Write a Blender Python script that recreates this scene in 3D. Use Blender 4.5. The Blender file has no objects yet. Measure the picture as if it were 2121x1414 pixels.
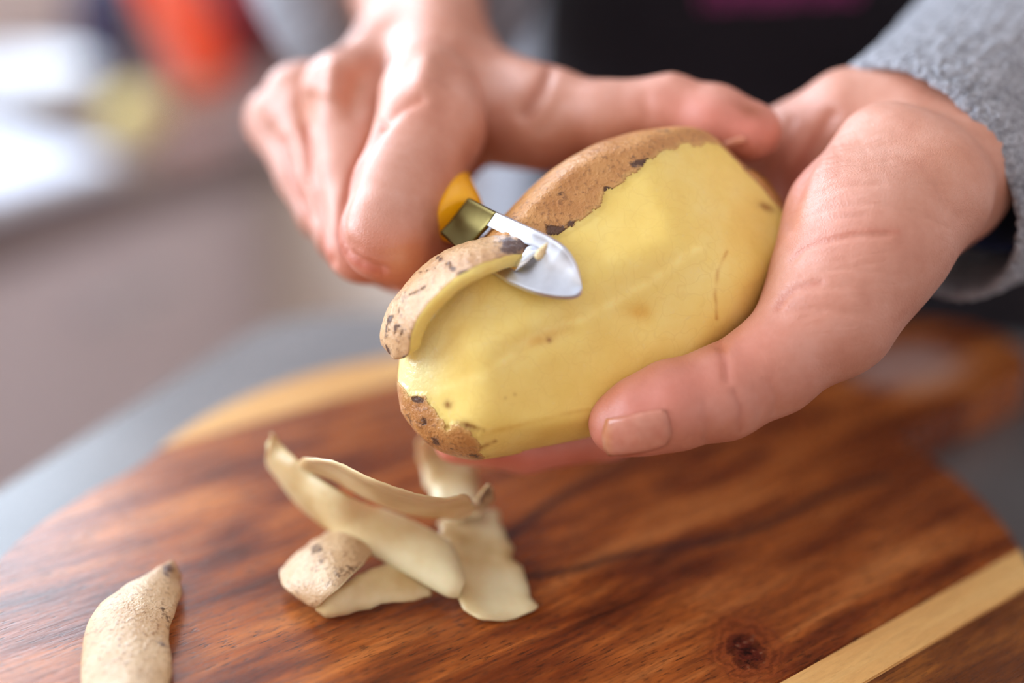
import bpy, bmesh, math, random
import numpy as np
from mathutils import Vector, Matrix
from mathutils.bvhtree import BVHTree
import openvdb as vdb

random.seed(7)
np.random.seed(7)
SC = bpy.context.scene
COL = SC.collection

# ------------------------------------------------------------------ camera
S = 0.82                       # real size of the close-up, from the width of the thumb and the wrist
TH, RO = math.radians(22), 0.05
FPX, CX, CY = 50 / 36 * 2121, 1060.5, 707.0
BAR_Z = 1.10                   # top of the breakfast bar
BOARD_T = 0.016
BOARD_Z = BAR_Z + BOARD_T
CAM = Vector((0, 0, BOARD_Z + 0.2294 * S))
_c, _s = math.cos(RO), math.sin(RO)
_m = Vector((0, math.sin(TH), math.cos(TH)))
C_R = Vector((_c, 0, 0)) + _s * _m
C_U = Vector((-_s, 0, 0)) + _c * _m
C_F = Vector((0, math.cos(TH), -math.sin(TH)))
cd = bpy.data.cameras.new('camera')
cam = bpy.data.objects.new('camera', cd)
COL.objects.link(cam)
SC.camera = cam
cd.lens = 50
cd.sensor_width = 36
cd.clip_start = 0.02
cam.matrix_world = Matrix(((C_R.x, C_U.x, -C_F.x, CAM.x), (C_R.y, C_U.y, -C_F.y, CAM.y),
                           (C_R.z, C_U.z, -C_F.z, CAM.z), (0, 0, 0, 1)))
cd.dof.use_dof = True
cd.dof.focus_distance = 0.396 * S
cd.dof.aperture_fstop = 2.5
cd.dof.aperture_blades = 0

def P(px, py, z):
    """A point measured in the photograph (pixels) at depth z, in metres of the scene."""
    z = z * S
    return CAM + (C_R * ((px - CX) / FPX) + C_U * ((CY - py) / FPX) + C_F) * z

def on_plane(px, py, z):
    """The point of the horizontal plane at height z that the photograph shows at a pixel."""
    d = C_R * ((px - CX) / FPX) + C_U * ((CY - py) / FPX) + C_F
    return CAM + d * ((z - CAM.z) / d.z)

def to_px(V):
    V = np.asarray(V, float) - np.array(CAM)
    d = V @ np.array(C_F)
    return CX + FPX * (V @ np.array(C_R)) / d, CY - FPX * (V @ np.array(C_U)) / d, d / S

# ------------------------------------------------------------------ the kitchen's own axes
KU = Vector((0.454, 0.891, 0))          # along the left run of units, away from the camera
KN = Vector((0.891, -0.454, 0))         # out of the left run, into the room
KQ = Vector((-0.417, 1.48, 0))          # a point of the left run's front
K_ANG = math.atan2(KU.y, KU.x) - math.pi / 2
def K(a, b, z):
    return KQ + KU * a + KN * b + Vector((0, 0, z))

# ------------------------------------------------------------------ world, lights, exposure
w = bpy.data.worlds.new('world')
SC.world = w
w.use_nodes = True
bg = w.node_tree.nodes['Background']
bg.inputs[0].default_value = (1.0, 0.91, 0.84, 1)
bg.inputs[1].default_value = 0.98

def area(name, loc, target, sx, sy, power, col):
    l = bpy.data.lights.new(name, 'AREA')
    l.shape = 'RECTANGLE'
    l.size, l.size_y, l.energy, l.color = sx, sy, power, col
    o = bpy.data.objects.new(name, l)
    COL.objects.link(o)
    o.location = loc
    o.rotation_euler = (Vector(target) - Vector(loc)).to_track_quat('-Z', 'Y').to_euler()
    return o
WINDOWS = ((-0.62, 0.44, 1.38, 2.35, 29), (-2.35, -0.95, 1.16, 2.06, 46))      # along the left wall: from, to, sill, head, daylight
for wa0, wa1, wz0, wz1, wp in WINDOWS:
    area('window_daylight', K((wa0 + wa1) / 2, -0.57, (wz0 + wz1) / 2),
         K((wa0 + wa1) / 2, 1.0, (wz0 + wz1) / 2 - 0.35), wa1 - wa0, wz1 - wz0, wp, (0.70, 0.84, 1.0))
vs = SC.view_settings
SC.display_settings.display_device = 'sRGB'
vs.view_transform = 'Standard'
vs.look = 'None'
vs.gamma = 1
vs.use_curve_mapping = False
vs.exposure = 0.28
SC.cycles.use_denoising = True
SC.cycles.max_bounces = 7
SC.cycles.adaptive_threshold = 0.02

# ------------------------------------------------------------------ helpers: objects
def tag(o, label=None, cat=None, group=None, kind=None):
    for k, v in (('label', label), ('category', cat), ('group', group), ('kind', kind)):
        if v:
            o[k] = v
    return o

def empty(name, loc, label=None, cat=None, group=None):
    o = bpy.data.objects.new(name, None)
    COL.objects.link(o)
    o.empty_display_size = 0.02
    o.location = loc
    return tag(o, label, cat, group)

def link(name, me, parent=None, mats=None):
    """Link a mesh given in scene coordinates; a top-level one gets its origin at its base."""
    o = bpy.data.objects.new(name, me)
    COL.objects.link(o)
    for m in (mats if isinstance(mats, (list, tuple)) else [mats] if mats else []):
        me.materials.append(m)
    if parent is not None:
        o.parent = parent
        o.matrix_parent_inverse = Matrix.Translation(-Vector(parent.location))
        if parent.parent is not None:
            o.matrix_parent_inverse = Matrix.Identity(4)
    else:
        co = np.empty(3 * len(me.vertices), np.float32)
        me.vertices.foreach_get('co', co)
        co = co.reshape(-1, 3)
        lo, hi = co.min(0), co.max(0)
        base = Vector((float(lo[0] + hi[0]) / 2, float(lo[1] + hi[1]) / 2, float(lo[2])))
        me.transform(Matrix.Translation(-base))
        o.location = base
    return o

def mesh_of(V, F, smooth=True):
    me = bpy.data.meshes.new('m')
    me.from_pydata([tuple(map(float, v)) for v in V], [], [tuple(map(int, f)) for f in F])
    me.update()
    if smooth:
        me.polygons.foreach_set('use_smooth', np.ones(len(me.polygons), bool))
    return me

def bm_mesh(bm, smooth=False):
    me = bpy.data.meshes.new('m')
    bmesh.ops.recalc_face_normals(bm, faces=bm.faces)
    bm.to_mesh(me)
    bm.free()
    if smooth:
        me.polygons.foreach_set('use_smooth', np.ones(len(me.polygons), bool))
    return me

def kbox(a0, a1, b0, b1, z0, z1, bevel=0.002, seg=2):
    """A box along the kitchen's axes, its edges rounded."""
    bm = bmesh.new()
    vs_ = [bm.verts.new(K(a, b, z)) for z in (z0, z1) for a, b in ((a0, b0), (a1, b0), (a1, b1), (a0, b1))]
    for f in ((0, 1, 2, 3), (4, 5, 6, 7), (0, 1, 5, 4), (1, 2, 6, 5), (2, 3, 7, 6), (3, 0, 4, 7)):
        bm.faces.new([vs_[i] for i in f])
    if bevel:
        bmesh.ops.bevel(bm, geom=list(bm.edges), offset=bevel, segments=seg, affect='EDGES')
    return bm_mesh(bm)

def lathe(profile, axis_o, axis_d, n=40, ref=None):
    """A turned body: (distance along the axis, radius) pairs."""
    d = Vector(axis_d).normalized()
    x = d.orthogonal().normalized() if ref is None else (Vector(ref) - d * d.dot(Vector(ref))).normalized()
    y = d.cross(x)
    V, F = [], []
    for h, r in profile:
        for i in range(n):
            t = 2 * math.pi * i / n
            V.append(Vector(axis_o) + d * h + (x * math.cos(t) + y * math.sin(t)) * max(r, 1e-5))
    for j in range(len(profile) - 1):
        for i in range(n):
            k = (i + 1) % n
            F.append((j * n + i, j * n + k, (j + 1) * n + k, (j + 1) * n + i))
    return mesh_of(V, F)

def spline(pts, n, closed=False):
    """Catmull-Rom through points, n samples, about even in arc length."""
    p = np.array([list(q) for q in pts], float)
    q = np.vstack([2 * p[0] - p[1], p, 2 * p[-1] - p[-2]])
    out = []
    for i in range(1, len(q) - 2):
        for t in np.linspace(0, 1, 24, endpoint=False):
            a, b, c, d = q[i - 1], q[i], q[i + 1], q[i + 2]
            out.append(0.5 * (2 * b + (c - a) * t + (2 * a - 5 * b + 4 * c - d) * t * t + (3 * b - a - 3 * c + d) * t ** 3))
    out.append(p[-1])
    out = np.array(out)
    L = np.r_[0, np.cumsum(np.linalg.norm(np.diff(out, axis=0), axis=1))]
    s = np.linspace(0, L[-1], n)
    return np.stack([np.interp(s, L, out[:, k]) for k in range(out.shape[1])], 1)

def fnoise(V, scale, seed=0, octaves=3):
    """Cheap smooth value noise at points, about -1..1."""
    rng = np.random.RandomState(seed)
    V = np.asarray(V, float)
    out = np.zeros(len(V))
    amp = 1.0
    for o in range(octaves):
        for _ in range(4):
            d = rng.normal(size=3)
            d /= np.linalg.norm(d)
            out += amp * 0.35 * np.sin(V @ d * 2 * math.pi * scale * rng.uniform(.7, 1.4) + rng.uniform(0, 6.28))
        amp *= .5
        scale *= 2.03
    return out

# ------------------------------------------------------------------ helpers: materials
class Mat:
    def __init__(self, name):
        self.m = bpy.data.materials.new(name)
        self.m.use_nodes = True
        self.t = self.m.node_tree
        self.b = self.t.nodes['Principled BSDF']
    def n(self, kind, **kw):
        nd = self.t.nodes.new('ShaderNode' + kind)
        for k, v in kw.items():
            if k.startswith('i_'):
                nd.inputs[k[2:].replace('_', ' ')].default_value = v
            else:
                setattr(nd, k, v)
        return nd
    def l(self, a, b):
        self.t.links.new(a, b)
    def set(self, **kw):
        for k, v in kw.items():
            self.b.inputs[k.replace('_', ' ')].default_value = v
        return self
    def mapping(self, scale, coord='Object', rot=(0, 0, 0), loc=(0, 0, 0)):
        tc = self.n('TexCoord')
        mp = self.n('Mapping')
        mp.inputs['Scale'].default_value = scale
        mp.inputs['Rotation'].default_value = rot
        mp.inputs['Location'].default_value = loc
        self.l(tc.outputs[coord], mp.inputs['Vector'])
        return mp.outputs[0]
    def noise(self, vec, scale, detail=4, rough=.55, dist=0):
        nd = self.n('TexNoise')
        nd.inputs['Scale'].default_value = scale
        nd.inputs['Detail'].default_value = detail
        nd.inputs['Roughness'].default_value = rough
        nd.inputs['Distortion'].default_value = dist
        if vec is not None:
            self.l(vec, nd.inputs['Vector'])
        return nd.outputs['Fac']
    def ramp(self, fac, stops, mode='LINEAR'):
        nd = self.n('ValToRGB')
        nd.color_ramp.interpolation = mode
        e = nd.color_ramp.elements
        while len(e) < len(stops):
            e.new(0.5)
        for el, (p, c) in zip(e, stops):
            el.position = p
            el.color = (*c, 1) if len(c) == 3 else c
        self.l(fac, nd.inputs[0])
        return nd.outputs[0]
    def mix(self, fac, a, b, mode='MIX'):
        nd = self.n('Mix', data_type='RGBA', blend_type=mode)
        for sock, v in ((nd.inputs[0], fac), (nd.inputs[6], a), (nd.inputs[7], b)):
            if isinstance(v, (int, float)):
                sock.default_value = v
            elif isinstance(v, tuple):
                sock.default_value = (*v, 1) if len(v) == 3 else v
            else:
                self.l(v, sock)
        return nd.outputs[2]
    def math(self, op, a, b=0.0, c=0.0, clamp=False):
        nd = self.n('Math', operation=op, use_clamp=clamp)
        for sock, v in zip(nd.inputs, (a, b, c)):
            if isinstance(v, (int, float)):
                sock.default_value = v
            else:
                self.l(v, sock)
        return nd.outputs[0]
    def bump(self, height, strength, dist=0.001, normal=None):
        nd = self.n('Bump')
        nd.inputs['Strength'].default_value = strength
        nd.inputs['Distance'].default_value = dist
        self.l(height, nd.inputs['Height'])
        if normal is not None:
            self.l(normal, nd.inputs['Normal'])
        self.l(nd.outputs[0], self.b.inputs['Normal'])
        return nd.outputs[0]
    def attr(self, name, out='Fac'):
        return self.n('Attribute', attribute_name=name).outputs[out]
    def base(self, sock):
        self.l(sock, self.b.inputs['Base Color'])

def srgb(r, g, b):
    f = lambda c: (c / 255 / 12.92) if c <= 10 else ((c / 255 + .055) / 1.055) ** 2.4
    return (f(r), f(g), f(b))

def plain(name, col, rough=.5, metal=0.0, var=.06, scale=30, spec=.5, coat=0.0):
    m = Mat(name)
    v = m.noise(m.mapping((1, 1, 1)), scale, 4)
    d = tuple(c * (1 - var) for c in col)
    u = tuple(min(1, c * (1 + var)) for c in col)
    m.base(m.ramp(v, [(.3, d), (.7, u)]))
    m.set(Roughness=rough, Metallic=metal, Specular_IOR_Level=spec, Coat_Weight=coat)
    m.bump(v, .05, .002)
    return m.m

# skin of the hands: tint and crease come from the mesh, grain from noise
def mat_skin():
    m = Mat('skin')
    vec = m.mapping((1, 1, 1))
    mott = m.noise(vec, 90, 5, .6)
    col = m.ramp(mott, [(.28, srgb(194, 128, 104)), (.5, srgb(205, 143, 120)), (.75, srgb(214, 158, 139))])
    col = m.mix(1.0, col, m.attr('tint', 'Color'), 'MULTIPLY')
    m.base(col)
    m.set(Roughness=.47, Specular_IOR_Level=.8, Subsurface_Weight=.16, Subsurface_Scale=.004, Coat_Weight=.12, Coat_Roughness=.42)
    m.b.inputs['Subsurface Radius'].default_value = (1, .38, .22)
    fine = m.n('TexVoronoi', feature='DISTANCE_TO_EDGE')
    fine.inputs['Scale'].default_value = 1300
    wn = m.noise(vec, 260, 3)
    add = m.n('VectorMath', operation='ADD')
    sc = m.n('VectorMath', operation='SCALE')
    nz = m.n('TexNoise')
    nz.inputs['Scale'].default_value = 300
    m.l(vec, nz.inputs['Vector'])
    m.l(nz.outputs['Color'], sc.inputs[0])
    sc.inputs['Scale'].default_value = .0022
    m.l(vec, add.inputs[0])
    m.l(sc.outputs[0], add.inputs[1])
    m.l(add.outputs[0], fine.inputs['Vector'])
    h = m.math('ADD', m.math('MINIMUM', fine.outputs['Distance'], .25), m.math('MULTIPLY', wn, .5))
    # the fine wrinkles that run across the ball of the thumb
    wv = m.n('TexWave', wave_type='BANDS', bands_direction='Z')
    wv.inputs['Scale'].default_value = 150
    wv.inputs['Distortion'].default_value = 11
    wv.inputs['Detail'].default_value = 3
    wv.inputs['Detail Scale'].default_value = .6
    m.l(m.mapping((1, 1, 1), rot=(.55, .12, 0)), wv.inputs['Vector'])
    wr = m.math('MULTIPLY', m.math('MULTIPLY', m.math('POWER', wv.outputs['Fac'], .35), m.attr('palm')), m.ramp(m.noise(vec, 85, 3), [(.38, (0, 0, 0)), (.65, (1, 1, 1))]))
    h = m.math('ADD', h, m.math('MULTIPLY', wr, .6))
    m.bump(h, .30, .0006)
    return m.m

def mat_nail():
    m = Mat('nail')
    v = m.noise(m.mapping((1, 1, 1)), 400, 3)
    col = m.mix(1.0, m.ramp(v, [(.3, srgb(196, 122, 100)), (.7, srgb(208, 140, 118))]), m.attr('tint', 'Color'), 'MULTIPLY')
    m.base(col)
    m.set(Roughness=.3, Subsurface_Weight=.15, Subsurface_Scale=.002)
    m.bump(v, .05, .0005)
    return m.m

def mat_flesh():
    m = Mat('potato_flesh')
    vec = m.mapping((1, 1, 1))
    a = m.noise(vec, 60, 5, .6)
    b = m.noise(vec, 420, 4, .6)
    col = m.ramp(a, [(.3, srgb(240, 204, 106)), (.55, srgb(247, 215, 122)), (.75, srgb(250, 223, 140))])
    col = m.mix(m.math('MULTIPLY', m.math('GREATER_THAN', b, .66), .22), col, srgb(240, 214, 150))
    vein = m.n('TexVoronoi', feature='DISTANCE_TO_EDGE')
    vein.inputs['Scale'].default_value = 210
    wv = m.n('TexNoise')
    wv.inputs['Scale'].default_value = 120
    m.l(vec, wv.inputs['Vector'])
    mixv = m.n('Mix', data_type='VECTOR')
    mixv.inputs[0].default_value = .012
    m.l(vec, mixv.inputs[4])
    m.l(wv.outputs['Color'], mixv.inputs[5])
    m.l(mixv.outputs[1], vein.inputs['Vector'])
    vf = m.ramp(vein.outputs['Distance'], [(0, (1, 1, 1)), (.05, (0, 0, 0))])
    col = m.mix(m.math('MULTIPLY', vf, m.math('MULTIPLY', a, .16)), col, srgb(196, 142, 50))
    col = m.mix(1.0, col, m.attr('tint', 'Color'), 'MULTIPLY')
    m.base(col)
    m.l(m.math('SUBTRACT', .46, m.math('MULTIPLY', m.attr('wet'), .28)), m.b.inputs['Roughness'])
    m.set(Specular_IOR_Level=.5, Subsurface_Weight=.3, Subsurface_Scale=.005)
    m.b.inputs['Subsurface Radius'].default_value = (1, .8, .32)
    h = m.math('ADD', m.math('MULTIPLY', a, .6), m.math('MULTIPLY', b, m.math('ADD', .3, m.math('MULTIPLY', m.attr('wet'), 1.6))))
    m.bump(h, .22, .0012)
    return m.m

def mat_peel_skin(name='potato_skin', pale=0.0):
    m = Mat(name)
    vec = m.mapping((1, 1, 1))
    a = m.noise(vec, 75, 6, .62)
    f = m.noise(vec, 900, 4, .6)
    p = pale
    lo = tuple(x + (y - x) * p for x, y in zip(srgb(176, 112, 56), srgb(188, 142, 96)))
    hi = tuple(x + (y - x) * p for x, y in zip(srgb(210, 150, 88), srgb(216, 180, 138)))
    col = m.ramp(a, [(.3, lo), (.7, hi)])
    col = m.mix(m.math('MULTIPLY', m.ramp(f, [(.54, (0, 0, 0)), (.66, (1, 1, 1))]), .6), col, srgb(122, 74, 38))
    blot = m.noise(m.mapping((1, 1, 1), rot=(.4, .2, .9)), 110, 7, .72, .4)
    col = m.mix(m.ramp(blot, [(.60, (0, 0, 0)), (.67, (1, 1, 1))]), col, srgb(84, 52, 32))
    crk = m.noise(m.mapping((1, 1, 1), rot=(.7, .1, .3)), 520, 5, .7, .6)
    bl = m.math('ADD', m.math('MULTIPLY', m.attr('blotch'), .95), m.math('MULTIPLY', m.math('SUBTRACT', crk, .5), 2.2))
    bl = m.math('MULTIPLY', m.ramp(bl, [(.46, (0, 0, 0)), (.74, (1, 1, 1))]), m.math('GREATER_THAN', m.attr('blotch'), .03))
    col = m.mix(m.math('MULTIPLY', m.attr('thin'), .6), col, srgb(222, 176, 104))
    col = m.mix(m.math('MULTIPLY', m.attr('blotch'), .35), col, srgb(130, 84, 50))
    col = m.mix(bl, col, srgb(88, 52, 30))
    m.base(col)
    m.set(Roughness=.34, Specular_IOR_Level=.55, Subsurface_Weight=.06, Subsurface_Scale=.002)
    h = m.math('SUBTRACT', m.math('ADD', m.math('MULTIPLY', a, .8), m.math('MULTIPLY', f, .35)), m.math('MULTIPLY', bl, .5))
    m.bump(h, .6, .0018)
    return m.m

M_SKIN, M_NAIL, M_FLESH, M_PEEL = mat_skin(), mat_nail(), mat_flesh(), mat_peel_skin()
M_PEEL2 = mat_peel_skin('drying_peel_skin', 1.25)

def mat_peel_flesh():
    m = Mat('drying_peel_flesh')
    vec = m.mapping((1, 1, 1))
    a = m.noise(vec, 70, 5)
    b = m.noise(vec, 28, 4, .6)
    col = m.ramp(m.math('ADD', m.math('MULTIPLY', a, .45), m.math('MULTIPLY', b, .55)), [(.34, srgb(186, 148, 92)), (.48, srgb(214, 188, 138)), (.64, srgb(230, 214, 172))])
    m.base(col)
    m.set(Roughness=.4, Subsurface_Weight=.25, Subsurface_Scale=.003)
    m.bump(a, .15, .001)
    return m.m
M_PFLESH = mat_peel_flesh()

def mat_metal(name, col, rough):
    m = Mat(name)
    v = m.noise(m.mapping((1, 1, 1)), 700, 4)
    m.base(m.ramp(v, [(.3, tuple(c * .94 for c in col)), (.7, col)]))
    m.l(m.math('ADD', rough, m.math('MULTIPLY', v, .12)), m.b.inputs['Roughness'])
    m.set(Metallic=1.0)
    m.bump(v, .03, .0004)
    return m.m
M_STEEL = mat_metal('blade_steel', (.72, .74, .81), .36)
M_CHROME = mat_metal('chrome', (.75, .76, .8), .12)

def mat_fabric(name, lo, hi, scale=900, bump=.7, dist=.0015, rough=.95):
    m = Mat(name)
    vec = m.mapping((1, 1, 1))
    a = m.noise(vec, scale, 3, .6)
    b = m.noise(vec, scale * .3, 4, .6)
    mixf = m.math('ADD', m.math('MULTIPLY', a, .6), m.math('MULTIPLY', b, .4))
    m.base(m.ramp(mixf, [(.36, lo), (.62, hi)]))
    m.set(Roughness=rough, Specular_IOR_Level=.15, Sheen_Weight=.25)
    m.bump(mixf, bump, dist)
    return m.m
M_TERRY = mat_fabric('grey_terry', srgb(114, 113, 120), srgb(180, 179, 187), 700, 1.0, .003)
M_NAVY = mat_fabric('navy_lining', srgb(38, 50, 104), srgb(58, 74, 138), 800, .4)
M_APRON = mat_fabric('black_apron', srgb(24, 19, 24), srgb(38, 31, 38), 900, .3)
M_TROUSER = mat_fabric('dark_denim', srgb(28, 30, 42), srgb(44, 48, 64), 900, .4)


# ------------------------------------------------------------------ breakfast bar and the round board
E_ANG = math.radians(70)
EU = Vector((math.cos(E_ANG), math.sin(E_ANG), 0))       # along the bar's left edge, away from the camera
EN = Vector((math.sin(E_ANG), -math.cos(E_ANG), 0))      # from the left edge to the right
BC = on_plane(584, 632, BAR_Z)                           # the bar's far left corner
def bar_pt(a, b, z):
    q = BC + EU * a + EN * b
    return Vector((q.x, q.y, z))
def mat_stone():
    m = Mat('grey_stone')
    vec = m.mapping((1, 1, 1))
    a = m.noise(vec, 14, 6)
    f = m.noise(vec, 500, 3)
    col = m.ramp(a, [(.3, srgb(102, 98, 98)), (.7, srgb(120, 116, 116))])
    col = m.mix(m.math('MULTIPLY', m.math('GREATER_THAN', f, .62), .35), col, srgb(56, 52, 52))
    m.base(col)
    m.set(Roughness=.34, Specular_IOR_Level=.5)
    m.bump(f, .03, .0008)
    return m.m
M_STONE = mat_stone()
# the slab: a rounded far left corner, bevelled edges
bm = bmesh.new()
ring = []
R = 0.035
for i in range(9):
    t = math.pi / 2 * i / 8
    ring.append((-R + R * math.sin(t), R - R * math.cos(t)))
poly = [(-1.1, 0.0)] + [(a, b) for a, b in ring] + [(0.0, 1.5), (-1.1, 1.5)]
FE = (on_plane(2050, 690, BAR_Z) - BC).normalized()
pts = []
for a, b in poly:
    q = BC + EU * a + (EN if a < -0.5 else FE) * b
    pts.append((q.x, q.y))
top = [bm.verts.new((x, y, BAR_Z)) for x, y in pts]
f = bm.faces.new(top)
r = bmesh.ops.extrude_face_region(bm, geom=[f])
for v in r['geom']:
    if isinstance(v, bmesh.types.BMVert):
        v.co.z -= 0.04
bmesh.ops.bevel(bm, geom=list(bm.edges), offset=.004, segments=3, affect='EDGES', clamp_overlap=True)
bar = empty('breakfast_bar', bar_pt(-.5, .6, 0), 'grey stone breakfast bar under the round wooden board', 'counter')
link('worktop', bm_mesh(bm), bar, M_STONE)
M_BEIGE = plain('cabinet_beige', srgb(228, 212, 212), .38, var=.03, scale=8)
M_BEIGE_LIT = plain('cabinet_beige_lit', srgb(234, 216, 200), .4, var=.03, scale=8)  # same beige, the far run's lighter, warmer lighting put into the colour
bm = bmesh.new()
ps = [bar_pt(-1.05, .06, 0), bar_pt(-.06, .06, 0), bar_pt(-.06, 1.4, 0), bar_pt(-1.05, 1.4, 0)]
vv = [bm.verts.new((p.x, p.y, z)) for z in (0.1, BAR_Z - .04) for p in ps]
for q in ((0, 1, 2, 3), (4, 5, 6, 7), (0, 1, 5, 4), (1, 2, 6, 5), (2, 3, 7, 6), (3, 0, 4, 7)):
    bm.faces.new([vv[i] for i in q])
bmesh.ops.bevel(bm, geom=list(bm.edges), offset=.003, segments=2, affect='EDGES')
link('panelled_base', bm_mesh(bm), bar, M_BEIGE)
bm = bmesh.new()
ps = [bar_pt(-1.0, .12, 0), bar_pt(-.12, .12, 0), bar_pt(-.12, 1.34, 0), bar_pt(-1.0, 1.34, 0)]
vv = [bm.verts.new((p.x, p.y, z)) for z in (0.0, .1) for p in ps]
for q in ((0, 1, 2, 3), (4, 5, 6, 7), (0, 1, 5, 4), (1, 2, 6, 5), (2, 3, 7, 6), (3, 0, 4, 7)):
    bm.faces.new([vv[i] for i in q])
M_DARK = plain('plinth_dark', srgb(50, 44, 42), .6)
link('plinth', bm_mesh(bm), bar, M_DARK)

# the board: frame x along the grain, y across it
BO = CAM + Vector((0.021 * S, 0.413 * S, 0))
BO.z = BOARD_Z
G_ANG = math.atan2(*(lambda d: (d.y, d.x))(on_plane(2121, 1130, BOARD_Z) - on_plane(1610, 1414, BOARD_Z)))
GX = Vector((math.cos(G_ANG), math.sin(G_ANG), 0))
GY = Vector((-math.sin(G_ANG), math.cos(G_ANG), 0))
def to_board(px, py):
    d = on_plane(px, py, BOARD_Z) - BO
    return (d.dot(GX), d.dot(GY))
B_R = 0.1485 * S
# outline: the disc, opening into a handle at the far right
hl0, hl1 = to_board(1890, 884), to_board(2121, 772)
hu0, hu1 = to_board(1760, 640), to_board(2100, 560)
hd = np.array(hl1) - np.array(hl0)
hd /= np.linalg.norm(hd)
hn = np.array((-hd[1], hd[0]))
lo_off = np.dot(hl0, hn)
H_W = 0.056
out = []
a_lo = math.asin(max(-.99, min(.99, lo_off / B_R)))
a_hi = math.asin(max(-.99, min(.99, (lo_off + H_W) / B_R)))
h_ang = math.atan2(hd[1], hd[0])
def hp(u, v):
    q = hd * u + hn * v
    return (q[0], q[1])
n = 120
for i in range(n + 1):
    t = h_ang + a_hi + .06 + (2 * math.pi - (a_hi - a_lo) - .10) * i / n
    k = max(0.0, math.cos(t - math.radians(186)) - .50) / .50
    k = 1 + .27 * k * k * (3 - 2 * k)                    # drawn out a little opposite the handle
    out.append((B_R * k * math.cos(t), B_R * k * math.sin(t)))
u_lo, u_hi = B_R * math.cos(a_lo), B_R * math.cos(a_hi)
fl = .004
for i in range(1, 8):
    t = i / 8
    p0, p1, p2 = np.array(out[n]), np.array(hp(u_lo, lo_off)), np.array(hp(u_lo + fl, lo_off))
    out.append(tuple((1 - t) ** 2 * p0 + 2 * t * (1 - t) * p1 + t * t * p2))
H_L = B_R + .105
for i in range(13):
    t = -math.pi / 2 + math.pi * i / 12
    out.append(hp(H_L - H_W / 2 + H_W / 2 * math.cos(t), lo_off + H_W / 2 + H_W / 2 * math.sin(t)))
p0, p2 = np.array(hp(u_hi + fl, lo_off + H_W)), np.array(out[0])
p1 = np.array(hp(u_hi - .001, lo_off + H_W))
for i in range(0, 8):
    t = i / 8
    out.append(tuple((1 - t) ** 2 * p0 + 2 * t * (1 - t) * p1 + t * t * p2))
def clip(poly, a, keep_above):
    """Part of a polygon with y > a (or y < a)."""
    res = []
    s = 1 if keep_above else -1
    for i in range(len(poly)):
        p, q = poly[i], poly[(i + 1) % len(poly)]
        dp, dq = s * (p[1] - a), s * (q[1] - a)
        if dp >= 0:
            res.append(p)
        if dp * dq < 0:
            t = dp / (dp - dq)
            res.append((p[0] + (q[0] - p[0]) * t, a))
    return res
y_in = .5 * (to_board(1610, 1414)[1] + to_board(2121, 1130)[1])
y_out = .5 * (to_board(1776, 1414)[1] + to_board(2121, 1227)[1])
y_far = .5 * (to_board(380, 925)[1] + to_board(760, 800)[1])
KNOT = to_board(1545, 1345)
def curve_pts(px):
    return [to_board(*p) for p in px]
LINES = [curve_pts([(900, 1222), (1000, 1210), (1090, 1196), (1180, 1180), (1300, 1150), (1420, 1128), (1520, 1108), (1620, 1068), (1720, 1022), (1850, 985)]),
         curve_pts([(980, 1140), (1045, 1112), (1100, 1075), (1160, 1030), (1270, 968), (1340, 930)])]
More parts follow.
